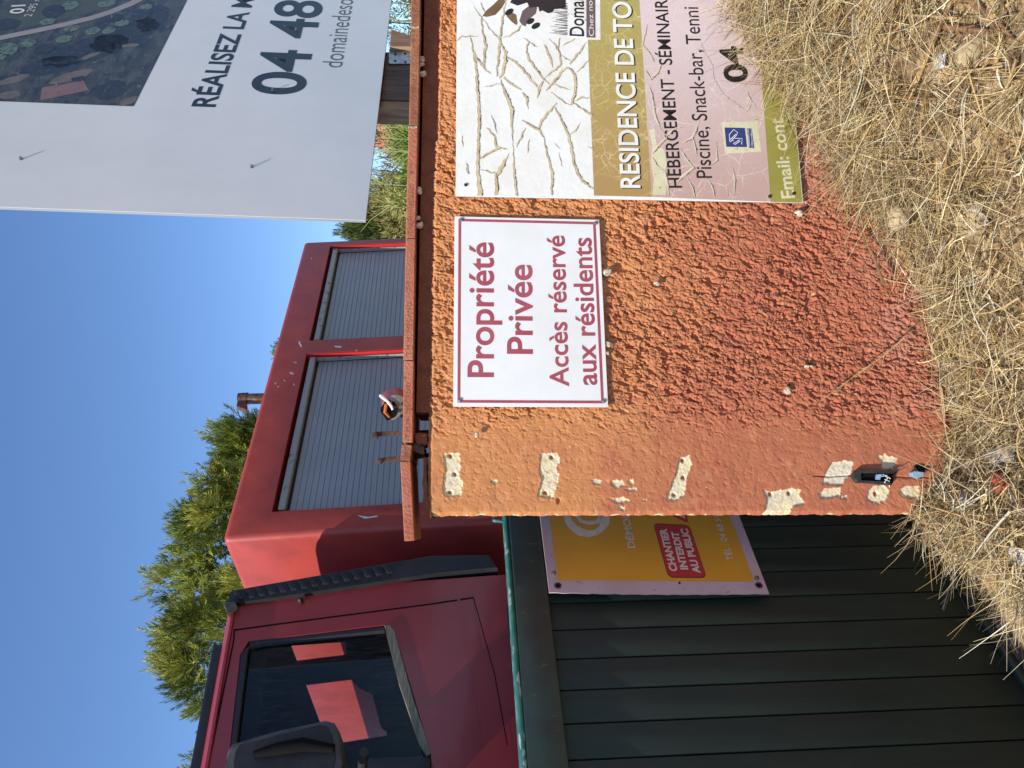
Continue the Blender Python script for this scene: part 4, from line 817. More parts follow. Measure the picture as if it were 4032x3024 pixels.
# rear wall with its two windows
def on_rear(q):
    r_ = ray(*q); n_ = TRUCK.ex; o = TRUCK.w(xr-.02, 0, 0); t = (o-EYE).dot(n_)/r_.dot(n_); P = TRUCK.l(EYE+r_*t); return (P[1], P[2])
h1 = [on_rear(q) for q in c7((655, 805), (1190, 768), (1190, 880), (720, 938), (688, 920))]; h2 = [on_rear(q) for q in c7((900, 1075), (1225, 1035), (1290, 1100), (1450, 1170), (1480, 1450), (1180, 1497), (985, 1500), (930, 1230))]
outr = [(CY0+.004, ZC0), (CY1-.004, ZC0), (CY1-.004, ztop(xr)+.04), (CY0+.06, ztop(xr)+.04), (CY0+.004, ztop(xr))]
rm = Matrix(((0, -1, 0, xr-.02), (1, 0, 0, 0), (0, 0, 1, 0), (0, 0, 0, 1)))
mb = MB(); mb.holed(outr, [h1, h2], 0); mb.b.transform(rm); mb.build('cab_rear_lining', K['interior'], tr)
rm2 = rm.copy(); rm2[0][3] = xr-.001
mb = MB(); mb.holed(outr, [h1, h2], 0); mb.b.transform(rm2); mb.build('cab_rear', K['cab_red'], tr)
mb = MB()
for hh in (h1, h2): mb.face([(xr-.012, a, b) for a, b in hh])
rg = mb.build('rear_window', K['glass'], tr); rg.data.materials[0] = glass('rear_window_glass', (.9, .88, .86), .06)
# maker's etch on the rear pane
v, f = glyphs('IVECO', .02); e0, e1 = on_rear(c7((728, 912))[0]), on_rear(c7((726, 880))[0]); mb = MB()
vs = [mb.b.verts.new((xr-.022, e0[0]+(e1[0]-e0[0])*(p[0]/2.2), e0[1]+.035*p[1])) for p in v]
for q in f:
    try: mb.b.faces.new([vs[i] for i in q])
    except ValueError: pass
mb.build('etched_lettering', K['black_print'], rg)
# cab floor, front, seat, dashboard
tfh = Matrix.Translation((xr-.03, 0, ztop(xr-.03))) @ Matrix.Rotation(-math.atan(slope), 4, 'Y')
mb = MB(); mb.box(XF+.12-xr, 0, CY0+.055, CY1-.05, -.16, -.01, 0, 1, tfh); mb.build('headlining', K['interior'], tr)
mb = MB(); mb.holed(outer, [], CY1-.012); mb.build('far_door_lining', K['interior'], tr)
mb = MB(); mb.box(XF+.1, xr-.03, CY0+.06, CY1-.06, ZC0, ZC0+.6); mb.build('cab_floor', K['interior'], tr)
print('REAR', h1, h2, ZC0, ztop(xr), xr); mb = MB(); mb.box(xr-.75, xr-.30, .3, .8, ZC0+.6, ZC0+.7, .05, 3); mb.box(xr-.36, xr-.22, .3, .8, ZC0+.68, ZC0+.95, .05, 3); mb.build('seat', K['interior'], tr, True)
mb = MB(); mb.face([(XF, CY0+.02, ZC0+.9), (XF, CY1-.02, ZC0+.9), (XF+.33, CY1-.02, ztop(XF+.35)), (XF+.33, CY0+.02, ztop(XF+.35))]); mb.build('windscreen', K['windscreen'], tr)
mb = MB(); mb.box(XF, XF+.05, CY0+.01, CY1-.01, ZC0, ZC0+.9, .01); mb.build('front_panel', K['cab_red'], tr)
# door glass, weatherstrips, seams
mb = MB(); mb.face([(x, CY0+.028, z) for x, z in win]); mb.build('door_window', K['glass'], tr)
def bar(pxs, name, m, y0, y1, bev=.002):
    mb = MB(); mb.prism(clean(TRUCK, c7(*pxs), CY0), CY0+y0, CY0+y1, bev); return mb.build(name, m, tr)
bar(((1462, 652), (1498, 650), (1535, 700), (1665, 1180), (1795, 1560), (1760, 1575), (1710, 1500), (1560, 1050), (1470, 690)), 'window_sill_strip', K['sill'], -.004, .03)
bar(((510, 765), (545, 750), (1460, 656), (1458, 682), (600, 775), (540, 790), (505, 800)), 'window_rear_channel', K['black_rubber'], .004, .03)
bar(((470, 815), (508, 790), (486, 850), (395, 1620), (352, 1660), (440, 860)), 'window_top_channel', K['black_rubber'], .004, .03)
def seam(pxs, wd=.006, name='door_seam', m='interior', y=-.0015):
    mb = MB(); mb.strip([(*TRUCK.loc(*q, CY0), wd) for q in c7(*pxs)], CY0+y); return mb.build(name, K[m], tr)
seam(((395, 685), (800, 630), (1795, 500), (2090, 455)), .008)
seam(((2090, 455), (2240, 1000), (2330, 1500)), .004)
seam(((400, 690), (395, 760), (205, 1700)), .007)
seam(((1985, 462), (2030, 760), (2140, 1500)), .012, 'door_crease', 'cab_red', -.004)
# handle and the ribbed corner intake
P = clean(TRUCK, c15((803, 640), (812, 610), (835, 800), (835, 900), (825, 860), (806, 720)), CY0); bar_ = MB().prism(P, CY0-.006, CY0+.002, .001).build('door_handle', K['black_rubber'], tr)
st0 = [TRUCK.loc(*q, CY0-.02) for q in c7((345, 500), (382, 410), (1795, 165), (2200, 160), (2260, 250), (1800, 292), (900, 430), (410, 500))]
mb = MB(); mb.prism(st0, CY0-.03, CY0+.10, .006); ti = mb.build('air_intake', K['black_rubber'], tr)
mb = MB()
for i in range(15):
    t = i/14; a = (390+t*1050, 410-t*180+0); 
    q = c7((a[0]+8, a[1]+12), (a[0]+38, a[1]+6), (a[0]+78, a[1]+58-t*4), (a[0]+46, a[1]+66-t*4)); mb.prism(clean(TRUCK, q, CY0-.03), CY0-.046, CY0-.028, .002)
mb.build('intake_ribs', K['black_rubber'], ti)
mb = MB(); mb.prism(clean(TRUCK, c7((330, 520), (345, 498), (415, 498), (420, 520), (350, 560)), CY0-.03), CY0-.05, CY0+.05, .004); mb.build('intake_cap', K['mirror_plastic'], ti)
x, z = TRUCK.loc(*c7((872, 487))[0], CY0); mb = MB(); mb.tube([(x, CY0, z), (x, CY0-.02, z), (x, CY0-.03, z)], [.011, .013, .006], 12); mb.build('rubber_stop', K['black_rubber'], tr, True)
# door mirror on its arm
ym = -.30
mp = clean(TRUCK, c7((350, 1640), (358, 1560), (392, 1505), (720, 1425), (1050, 1338), (1110, 1352), (1150, 1420), (1180, 1600), (1172, 1650), (1140, 1760), (1100, 1860), (640, 1990), (420, 2010), (360, 1950)), ym)
mb = MB(); mb.prism(mp, ym-.03, ym+.06, .018); mr = mb.build('door_mirror', K['mirror_plastic'], tr, True)
cm = Vector((sum(p[0] for p in mp)/len(mp), sum(p[1] for p in mp)/len(mp)))
mi = [tuple(cm+(Vector(p)-cm)*.86) for p in mp]; K['mirror_back'] = mat('grey_mirror_back', lin(48, 48, 50), .65, col2=lin(38, 38, 40), nscale=20, bump=.1, bscale=260)
mb = MB(); mb.prism(mi, ym-.034, ym-.02, .004); mb.build('mirror_back', K['mirror_back'], mr)
mb = MB(); a = TRUCK.loc(*c7((560, 1600))[0], ym); b = TRUCK.loc(*c7((900, 1540))[0], ym); c_m = TRUCK.loc(*c7((1120, 1560))[0], ym)
mb.tube([(a[0], ym-.045, a[1]), ((a[0]+b[0])/2, ym-.055, (a[1]+b[1])/2), (b[0], ym-.055, b[1]), (c_m[0], ym-.045, c_m[1])], [.012, .022, .024, .014], 10); mb.build('mirror_arm', K['interior'], mr, True)
mb = MB(); q = TRUCK.loc(*c7((1320, 1640))[0], -.1); mb.tube([(c_m[0], ym, c_m[1]-.1), (q[0]-.03, -.15, q[1]), (q[0]-.06, CY0, q[1]-.02)], .018, 10); mb.build('mirror_bracket', K['black_rubber'], mr, True)
mb = MB(); mb.prism(clean(TRUCK, c7((1320, 1600), (1700, 1585), (1790, 1600), (1790, 1900), (1320, 1900)), -.03), CY0-.04, CY0+.0, .01); mb.build('mirror_mount', K['black_rubber'], tr, True)
# undercarriage and wheels
zg_ = LOW-TRUCK.o.z+.0
def tz(x, y): # local z of the ground below (x,y)
    P = TRUCK.w(x, y, 0); return (LOW-P.z)/TRUCK.ez.z
mb = MB(); mb.box(XF+.2, LBX-.2, .55, 1.55, ZBOT-.12, ZBOT+.06); mb.build('chassis', K['interior'], tr)
WR = .42
for xw in (XF+.55, LBX-1.0):
    for yw in (.14, 1.85):
        zc = max(tz(xw, yw)+WR-.01, ZBOT-.35); mb = MB(); mb.tube([(xw, yw-.13, zc), (xw, yw-.11, zc), (xw, yw+.11, zc), (xw, yw+.13, zc)], [WR*.9, WR, WR, WR*.9], 28); wh = mb.build('wheel', K['tread'], tr, True)
        mb = MB(); mb.tube([(xw, yw-.134, zc), (xw, yw-.10, zc)], [WR*.55, WR*.5], 20); mb.build('rim', K['steel'], wh, True)

# ------------------------------------------------------------------ billboard
bi = empty('billboard', BOARD.m, 'tall white billboard with an aerial photograph and the number 04 48', 'billboard')
b1 = crop(0, 0, 1.659)
yo = 0.0
bl0 = (0.0, 0.0); tl0 = BOARD.loc(0, 815, yo); br0 = BOARD.loc(1541, 0, yo)
dv = Vector(tl0).normalized(); dh = Vector(br0).normalized()
BW, BH = 3.4, 2.9
TLb = dv*BH; BRb = dh*BW; TRb = TLb+BRb
mb = MB(); mb.prism([bl0, tuple(BRb), tuple(TRb), tuple(TLb)], yo, yo+.012, .001); mb.build('board_panel', K['board_white'], bi)
mb = MB(); mb.box(-.0015, -.0003, yo+.001, yo+.011, 0, 1, 0, 1, Matrix(((1, 0, dv.x*BH, 0), (0, 1, 0, 0), (0, 0, dv.y*BH, 0), (0, 0, 0, 1)))); mb.build('panel_edge', K['edge'], bi)
p_a, p_b, p_c = [Vector(BOARD.loc(*q, yo)) for q in ((0, 399), (527, 419), (738, 0))]
up_ = (p_a-p_b).normalized(); rt_ = (p_c-p_b).normalized(); topv = p_b+up_*((BH-.06-p_b.dot(dv))/up_.dot(dv)); rtp = p_b+rt_*((BW-.1-p_b.dot(dh))/rt_.dot(dh))
phot = [tuple(p_b), tuple(rtp), tuple(TRb-dv*.06-dh*.1), tuple(topv)]
M_ph = mat('printed_aerial_photo', lin(58, 60, 62), .4, col2=lin(98, 96, 88), nscale=5, nlo=.40, nhi=.68, stretch=(1.3, 1, 3), detail=9)
specks(M_ph, lin(40, 44, 50), 11, .52, .62, .8, (1, 1, 2)); specks(M_ph, lin(112, 122, 98), 26, .62, .70, .8, (1, 1, 1.8)); specks(M_ph, lin(138, 128, 114), 8, .66, .74, .7, (.5, 1, 3))
mb = MB(); mb.face([(x, yo-.0005, z) for x, z in phot]); ph = mb.build('aerial_photo', M_ph, bi)
K['ph_dark'] = specks(mat('photo_woods', lin(54, 56, 62), .4, col2=lin(38, 42, 48), nscale=18), lin(84, 88, 82), 34, .58, .66, .8, (1, 1, 1.7))
K['ph_field'] = mat('photo_meadow', lin(70, 76, 62), .4, col2=lin(88, 90, 72), nscale=7)
K['ph_road'] = mat('photo_track', lin(168, 158, 152), .4, col2=lin(152, 142, 134), nscale=9)
K['ph_court'] = specks(mat('photo_court', lin(146, 112, 104), .4, col2=lin(130, 98, 94), nscale=5), lin(96, 78, 76), 20, .6, .68)
K['ph_tree'] = specks(mat('photo_tree', lin(116, 134, 112), .4, col2=lin(82, 100, 84), nscale=40), lin(52, 66, 58), 60, .54, .62)
K['ph_dry'] = mat('photo_clearing', lin(126, 114, 100), .4, col2=lin(106, 96, 84), nscale=14)
def ptch(nm, m, lvl, *pts): return poly_px(BOARD, b1(*pts), yo-.0008-.0003*lvl, K[m], ph, nm, .0001)
def blobpts(cx, cy, a, b, rot, k=18):
    return [(x+rng.normal(0, a*.07), y+rng.normal(0, b*.07)) for x, y in ell(cx, cy, a, b, rot, k)]
ptch('meadow', 'ph_field', 0, (-40, 70), (250, 30), (430, -60), (700, -100), (900, -60), (600, 80), (250, 160), (-40, 215))
for q in ((560, 330, 300, 80, -.25), (820, 230, 230, 80, -.4), (330, 430, 190, 55, -.2), (720, 590, 110, 60, -.3), (1000, 120, 120, 70, -.6)): ptch('woods', 'ph_dark', 0, *blobpts(*q, 30))
for q in ((850, 297, 60, 12, -.1), (590, 365, 65, 12, -.35), (90, 520, 110, 20, -.3), (60, 620, 80, 25, -.15), (470, 500, 150, 28, -.3), (840, 660, 70, 20, -.4)): ptch('clearing', 'ph_dry', 1, *blobpts(*q))
ptch('court', 'ph_court', 1, (275, 572), (545, 524), (578, 588), (262, 656)); ptch('court_shade', 'ph_dark', 2, (465, 508), (545, 494), (552, 522), (470, 530))
mb = MB(); mb.strip([(*BOARD.loc(*q, yo), .045) for q in b1((-60, 262), (120, 225), (300, 188), (470, 150), (600, 118), (720, 80), (850, 28), (1000, -50), (1100, -120))], yo-.0014); mb.build('track', K['ph_road'], ph)
for q in ((700, 22, 60, 22), (735, 118, 70, 22), (800, 150, 50, 20), (605, 203, 52, 22), (712, 200, 46, 20), (470, 186, 52, 20), (418, 256, 56, 24), (188, 282, 52, 26), (60, 320, 60, 40), (955, 45, 42, 20), (345, 75, 75, 40), (455, 35, 60, 28), (40, 160, 90, 35), (310, 140, 55, 20), (15, 370, 30, 20), (290, 320, 70, 34), (920, 92, 70, 36)):
    ptch('printed_tree', 'ph_tree' if q[2] < 65 else 'ph_dark', 3, *blobpts(*q, -.2))
text(BOARD, '01', *b1((152, 86), (166, 30), (64, 78)), K['white_print'], ph, yo-.003, .02); text(BOARD, '2 295 m²', *b1((205, 108), (278, -30), (165, 90)), K['white_print'], ph, yo-.003, -.012)
text(BOARD, 'RÉALISEZ LA M', *c8((240, 700), (500, -12), (88, 692)), K['ink'], bi, yo-.0008, .022)
text(BOARD, '04 48', *c8((812, 622), (946, 8), (462, 620)), K['ink'], bi, yo-.0008, .018)
text(BOARD, 'domainedeso', *c8((1072, 442), (1147, -3), (940, 436)), K['grey_print'], bi, yo-.0008, -.006)
for q in b1((140, 1040), (375, 555), (735, 115))+c8((485, 1092), (622, 592), (775, 196)):
    x, z = BOARD.loc(*q, yo); mb = MB(); mb.tube([(x, yo-.0012, z), (x, yo-.0025, z)], .008, 12); mb.tube([(x, yo-.0025, z), (x, yo-.011, z), (x, yo-.013, z)], [.005, .005, .003], 6); mb.build('screw', K['steel'], bi, True)
# support post behind the board
yp = .03
pa = BOARD.loc(*c8((1500, 692))[0], yp); pb = BOARD.loc(*c8((1500, 650))[0], yp); pc = BOARD.loc(*c8((1510, 345))[0], yp)
mb = MB(); mb.box(pb[0], pc[0], yp, yp+.14, -1.6, 1.9, .004); po = mb.build('support_post', K['post'], bi)
mb = MB(); mb.box(pa[0], pb[0]-.003, yp+.01, yp+.1, -1.6, 1.9, .002); mb.build('pale_post_side', K['brace'], po)  # light side face of the post, its lightness put into paler wood
q0 = [BOARD.loc(*q, yp-.004) for q in c8((1380, 420), (1530, 420), (1530, 322), (1380, 322))]
mb = MB(); mb.prism(rounded(q0, .01), yp-.008, yp-.003, .0005); pl = mb.build('metal_plate', K['steel'], po)
mb = MB()
for q in c8((1420, 355), (1420, 398), (1485, 350), (1487, 405)): x, z = BOARD.loc(*q, yp-.008); mb.tube([(x, yp-.007, z), (x, yp-.012, z)], .006, 6)
mb.build('plate_bolts', K['dark_steel'], pl)
br_ = [BOARD.loc(*q, yp-.02) for q in c8((1385, 315), (1395, 200), (1560, 262), (1560, 318))]
mb = MB(); mb.prism(br_, yp-.03, yp+.12, .003); mb.build('diagonal_brace', K['brace'], bi)

# ------------------------------------------------------------------ dry grass
def ribbons(base, dirn, length, width, curl, nseg, rs_, col):
    """flat tapering ribbons: base (n,3), dirn (n,3) unit, bending towards curl (n,3)"""
    n = len(base); t = np.linspace(0, 1, nseg+1)[None, :, None]
    P = base[:, None]+dirn[:, None]*length[:, None, None]*t+curl[:, None]*(length[:, None, None]*t**2)
    rv = rs_.normal(size=(n, 3)); sd = np.cross(dirn, rv); sd /= np.linalg.norm(sd, axis=1)[:, None]+1e-9
    wt = (width[:, None, None]/2)*(1-.75*t**1.5)
    V = np.stack([P-sd[:, None]*wt, P+sd[:, None]*wt], 2).reshape(n, -1, 3)
    k = np.arange(nseg)*2; q = np.stack([k, k+1, k+3, k+2], -1)
    F = (q[None]+(np.arange(n)*(nseg+1)*2)[:, None, None]).reshape(-1, 4)
    return V.reshape(-1, 3), F, np.repeat(col, (nseg+1)*2, 0)
def unit(a): return a/(np.linalg.norm(a, axis=-1, keepdims=True)+1e-9)
def to_world(xl, s): return ox_+exx*xl-eyx*s, oy_+exy*xl-eyy*s
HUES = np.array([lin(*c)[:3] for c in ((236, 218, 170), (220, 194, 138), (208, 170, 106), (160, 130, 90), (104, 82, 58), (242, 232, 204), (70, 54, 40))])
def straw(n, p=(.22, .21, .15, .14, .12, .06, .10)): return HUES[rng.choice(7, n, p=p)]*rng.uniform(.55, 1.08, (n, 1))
parts = []
def sow(n, fx, fs, lo, hi, flat, up, lean=(-.5, 0), wlo=.0012, whi=.0026, lift=.03, hues=None):
    xl, s = fx(n), fs(n); X, Y = to_world(xl, s); on = verge(X, Y)[2]; k = (on > .5) & (s > .004); xl, s, X, Y = xl[k], s[k], X[k], Y[k]
    dens = fbm(X*7, Y*7, 3, 101); k = dens*1.5+rng.uniform(-.5, .8, len(X)) > -.1; xl, s, X, Y = xl[k], s[k], X[k], Y[k]
    n = len(X); Z = zground(X, Y)+rng.uniform(0, lift, n)**1.0
    a = rng.uniform(0, 2*np.pi, n); isf = rng.uniform(size=n) < flat
    el = np.where(isf, rng.normal(.12, .16, n), rng.normal(up, .35, n))
    lx, ls = lean; hx, hy = np.cos(a)+lx*1.3*exx-ls*eyx, np.sin(a)+lx*1.3*exy-ls*eyy; hn = np.hypot(hx, hy)+1e-6
    d = unit(np.stack([hx/hn*np.cos(el), hy/hn*np.cos(el), np.sin(el)], -1))
    # nothing grows through the wall
    L = rng.uniform(lo, hi, n)*rng.uniform(.6, 1, n); dd = d[:, 0]*eyx+d[:, 1]*eyy; bad = dd*L > s*.9; 
    d[bad] -= np.outer(2*dd[bad], [eyx, eyy, 0])
    c = rng.normal(0, .3, (n, 3)); c[:, 2] -= np.where(isf, .02, .25)
    parts.append(ribbons(np.stack([X, Y, Z], -1), d, L, rng.uniform(wlo, whi, n), c, 4, rng, straw(n) if hues is None else hues(n)))
U = lambda a, b: (lambda n: rng.uniform(a, b, n)); Bt = lambda a, b, p: (lambda n: a+(b-a)*rng.uniform(size=n)**p)
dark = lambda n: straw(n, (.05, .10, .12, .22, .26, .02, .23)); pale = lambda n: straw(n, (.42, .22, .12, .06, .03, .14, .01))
sow(15000, U(-.9, 1.35), U(0, 1.0), .02, .08, .95, .4, (-.1, 0), .0014, .0028, lift=.014, hues=dark)     # litter, hues darkened for the shade between strands
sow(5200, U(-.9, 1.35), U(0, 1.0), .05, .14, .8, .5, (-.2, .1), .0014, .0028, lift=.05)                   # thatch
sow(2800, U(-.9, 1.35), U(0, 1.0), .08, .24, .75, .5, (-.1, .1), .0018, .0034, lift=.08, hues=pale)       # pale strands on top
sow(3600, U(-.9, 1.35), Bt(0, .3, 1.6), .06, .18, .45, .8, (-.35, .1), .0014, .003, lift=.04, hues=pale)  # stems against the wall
sow(3600, U(.25, 1.35), Bt(0, .34, 1.3), .10, .24, .5, .75, (-.8, .05), .0014, .003, lift=.06)            # combed-over mat against the sign
sow(1500, U(.35, 1.3), Bt(.02, .26, 1.2), .16, .32, .25, .95, (-.8, 0), .0014, .0028, lift=.05, hues=pale)
def tufts(n, k, fx, fs, lo, hi, up, lean, w0=.0013, w1=.0028):
    """rooted tufts: blades fanning out of one crown, pale outside and brown at heart"""
    xl, s_ = fx(n), fs(n); X, Y = to_world(xl, s_); ok = (verge(X, Y)[2] > .6); X, Y = X[ok], Y[ok]; n = len(X); Z = zground(X, Y)
    sz = rng.uniform(.6, 1.25, n); ax = rng.normal(0, .45, (n, 2))+np.array(lean)
    X, Y, Z, sz, ax = [np.repeat(a, k, 0) for a in (X, Y, Z, sz, ax)]; m_ = n*k
    a = rng.uniform(0, 2*np.pi, m_); hx, hy = np.cos(a)+ax[:, 0]*exx-ax[:, 1]*eyx, np.sin(a)+ax[:, 0]*exy-ax[:, 1]*eyy; el = np.abs(rng.normal(up, .33, m_)); hn = np.hypot(hx, hy)+1e-6
    B = np.stack([X+rng.normal(0, .012, m_), Y+rng.normal(0, .012, m_), Z], -1); d = unit(np.stack([hx/hn*np.cos(el), hy/hn*np.cos(el), np.sin(el)], -1)); L = rng.uniform(lo, hi, m_)*sz
    s2 = -((B[:, 0]-ox_)*eyx+(B[:, 1]-oy_)*eyy); dd = d[:, 0]*eyx+d[:, 1]*eyy; bad = dd*L > s2*.9; d[bad] -= np.outer(2*dd[bad], [eyx, eyy, 0])
    c = rng.normal(0, .2, (m_, 3)); c[:, 2] -= .42*np.cos(el)
    parts.append(ribbons(B, d, L, rng.uniform(w0, w1, m_), c, 5, rng, straw(m_, (.25, .21, .16, .14, .11, .07, .06))))
tufts(150, 42, U(-.85, 1.3), U(.03, .95), .06, .16, .55, (-.35, .1))
tufts(70, 46, U(-.75, 1.3), Bt(.02, .3, 1.3), .09, .22, .65, (-.6, .1))
tufts(46, 60, U(.35, 1.3), U(.05, .7), .10, .24, .5, (-.9, .1))
EDGE = lambda n: None
def edge_fx(n):
    global _s; _s = rng.uniform(.10, .95, n); return np.interp(_s, ES, EX)+np.abs(rng.normal(0, .06, n))-.01
sow(5500, edge_fx, lambda n: _s, .06, .18, .4, .5, (-.6, .2), .0013, .0026, lift=.03, hues=pale)             # tufts hanging over the edge by the gate
sow(1500, U(-.9, 1.3), U(.02, 1.0), .05, .22, .95, .3, wlo=.003, whi=.0065, lift=.05, hues=lambda n: straw(n, (.2, .2, .15, .2, .1, .1, .05)))
Vs, Fs, Cs, o_ = [], [], [], 0
for v, f, c in parts: Vs.append(v); Fs.append(f+o_); Cs.append(c); o_ += len(v)
M_straw = attr_mat('dry_straw', 'tint', .75, spec=.25)
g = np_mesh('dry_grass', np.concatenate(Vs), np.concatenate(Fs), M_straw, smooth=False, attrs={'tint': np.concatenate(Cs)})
tag(g, 'dense dry straw-coloured grass matted on the bank at the foot of the wall', 'grass', None, 'stuff')
# seed stalk leaning on the render and thick dead stems lying about
def stalk(name, pts, r0, r1, m, label, group=None, twigs=0):
    mb = MB(); n = len(pts); mb.tube(pts, [r0+(r1-r0)*i/(n-1) for i in range(n)], 7)
    for i in range(twigs):
        t = rng.uniform(.1, .95); k = int(t*(n-1)); a, b = Vector(pts[k]), Vector(pts[min(k+1, n-1)]); p = a.lerp(b, t*(n-1)-k); d = (b-a).normalized()+Vector(rng.normal(0, .45, 3)); mb.tube([p, p+d.normalized()*rng.uniform(.015, .05)], [r1*.8, r1*.35], 5)
    o = mb.build(name, m, None, True); return tag(o, label, 'dry stalk', group)
K['stem'] = mat('dead_stem', lin(214, 184, 132), .8, col2=lin(160, 122, 78), nscale=30)
K['stem_brown'] = mat('brown_dead_stem', lin(150, 112, 74), .8, col2=lin(104, 80, 60), nscale=30)
wl = lambda px, py, y: tuple(WALL.w(WALL.loc(px, py, y)[0], y, WALL.loc(px, py, y)[1]))
stalk('seed_stalk', [wl(3560, 1330, -.06), wl(3480, 1400, -.05), wl(3380, 1470, -.035), wl(3228, 1580, -.025)], .0022, .0009, K['stem'], 'thin dry seed stalk leaning diagonally against the lower middle of the wall', None, 26)
stalk('dead_stem', [wl(3480, 1120, -.05), wl(3440, 1010, -.04), wl(3380, 900, -.03)], .005, .003, K['stem_brown'], 'short brown dead stem rising at the foot of the wall between the two signs')
stalk('dead_stem', [wl(3640, 1840, -.02), wl(3680, 1780, -.03), wl(3725, 1730, -.03), wl(3770, 1700, -.05)], .0012, .0022, K['stem'], 'bent dry stem below the blue socket at the pillar foot')
def lie(px0, px1, z0=.03, z1=.03, bend=.0):
    out = []
    for i in range(5):
        t = i/4; q = (px0[0]+(px1[0]-px0[0])*t, px0[1]+(px1[1]-px0[1])*t); P = ground_pt(*q, .2)
        for _ in range(14): P = ground_pt(*q, float(zground(np.array([P.x]), np.array([P.y]))[0])+z0+(z1-z0)*t+bend*math.sin(math.pi*t))
        out.append(tuple(P))
    return out
c31 = crop(3100, 0, 1.843)
ST = [((275, 380), (580, 20), .0045, 'stem', 'long pale dead stem slanting up at the upper right of the grass bank'), ((920, 640), (1190, 0), .0055, 'stem', 'thickest pale stem crossing the grass at the right edge of the bank'),
      ((1010, 440), (1180, 20), .0035, 'stem_brown', 'brown stem lying right against the thickest pale stem'), ((770, 970), (920, 640), .0045, 'stem', 'pale split stem in the middle of the grass, ending near a green weed'),
      ((690, 900), (800, 640), .0035, 'stem', 'short pale stem beside the split stem in the grass'), ((290, 85), (700, 100), .003, 'stem_brown', 'brown stem standing in the grass under the cracked sign'),
      ((700, 95), (1230, 130), .003, 'stem', 'straight pale stem running down the bank at the far right'), ((640, 690), (1080, 720), .004, 'stem_brown', 'flat brown stem lying low in the matted grass'),
      ((1110, 190), (1440, 230), .007, 'stem_brown', 'thick dark woody stem at the right edge of the bank'), ((1330, 0), (1600, 240), .008, 'stem_brown', 'forked woody stem at the bottom right corner'),
      ((1480, 130), (1640, 0), .005, 'stem', 'pale forked twig joined to the woody stem at the bottom right'), ((1200, 860), (1560, 800), .003, 'stem', 'orange dry stem low in the grass near the bottom edge'),
      ((1000, 960), (1190, 1240), .0025, 'stem_brown', 'curved grey stem in the grass below the white sign'), ((450, 300), (500, 640), .0035, 'stem', 'pale upright stem standing in the mat under the sign corner'),
      ((1250, 520), (1560, 480), .003, 'stem', 'golden stem lying crosswise near the bottom of the bank'), ((1500, 480), (1560, 340), .004, 'stem', 'short golden stem at the bottom right of the bank'),
      ((1590, 640), (1660, 430), .0035, 'stem', 'golden stem leaning at the right rim of the grass'), ((300, 1010), (700, 1005), .003, 'stem_brown', 'grey brown stem beside the lower corner of the cracked sign')]
for a, b, r_, m_, lb in ST:
    p, q = c31(a, b); stalk('dead_stem', lie(p, q, .03, .045, .01), r_, r_*.75, K[m_], lb, 'dead stems lying in the grass', 3)
e32 = crop(3200, 1000, 1.037)
for a, b, r_, m_, lb in (((455, 1022), (860, 1150), .0022, 'stem', 'long golden straw lying left of the pillar foot'), ((610, 1165), (860, 1205), .0025, 'stem', 'bright pale straw lying across the tuft left of the pillar')):
    p, q = e32(a, b); stalk('dead_stem', lie(p, q, .05, .05, .02), r_, r_*.8, K[m_], lb, 'dead stems lying in the grass', 2)
P0, P1 = e32((585, 1300), (530, 1452)); A = lie(P0, P0, .04)[0]; B = EYE+ray(*P1)*((Vector(A)-EYE).y/ray(*P1).y*.97)
stalk('broken_twig', [A, tuple(Vector(A).lerp(B, .5)+Vector((0, 0, .004))), tuple(B)], .0032, .0028, K['stone_grey'], 'grey broken twig poking out of the grass in front of the gate', None, 2)
# stones, scraps, weeds
def stone(px, py, r, m, label, name='stone', flat=.65, cat='stone', group='stones lying in the dry grass', lift=.0):
    P = Vector(lie((px, py), (px, py), lift, lift)[0]); mb = MB(); bmesh.ops.create_icosphere(mb.b, subdivisions=3, radius=1)
    for v in mb.b.verts:
        c = v.co; k = 1+.28*float(fbm(np.array([c.x*1.3+px]), np.array([c.y*1.3+c.z*1.7+py]), 3, 7)[0]); q = max(abs(c.x), abs(c.y), abs(c.z)); v.co = Vector((c.x*r*k/q**.45, c.y*r*.8*k/q**.45, c.z*r*flat*k/q**.45))
    o = mb.build(name, K[m], None, 'all' if m != 'brick_bit' else False); o.matrix_world = Matrix.Translation(P+Vector((0, 0, r*flat*.15))) @ Matrix.Rotation(rng.uniform(0, 6.28), 4, 'Z')
    return tag(o, label, cat, group)
for q in ((3835, 885, .055, 'stone', 'largest buff stone half buried in grass under the white sign'), (3440, 700, .022, 'stone', 'round buff stone near the wall foot below the cracked sign'), (3500, 640, .03, 'stone', 'pale flat stone in the grass below the cracked sign'),
          (3395, 640, .025, 'stone', 'buff pebble nearest the lower corner of the cracked sign'), (3700, 640, .02, 'stone', 'small buff stone in the grass near its middle'), (3820, 210, .035, 'stone', 'buff clod between the pale stems at the right'),
          (3270, 135, .012, 'stone', 'pale pebble in the bank beside the cracked sign'), (3930, 330, .03, 'stone', 'buff stone near the bottom right corner'), (3960, 1805, .045, 'stone_grey', 'grey stone below the smooth pillar'),
          (3820, 1830, .028, 'stone', 'yellowish stone below the smooth pillar'), (3800, 1985, .03, 'stone_grey', 'whitish rough stone near the left corner of the wall foot'), (3540, 855, .04, 'stone', 'buff ledge of stone in the grass below the white sign'),
          (3630, 560, .02, 'stone', 'little buff stone among dry stems'), (3770, 1440, .02, 'stone', 'pebble in front of the wall below the white sign')): stone(*q)
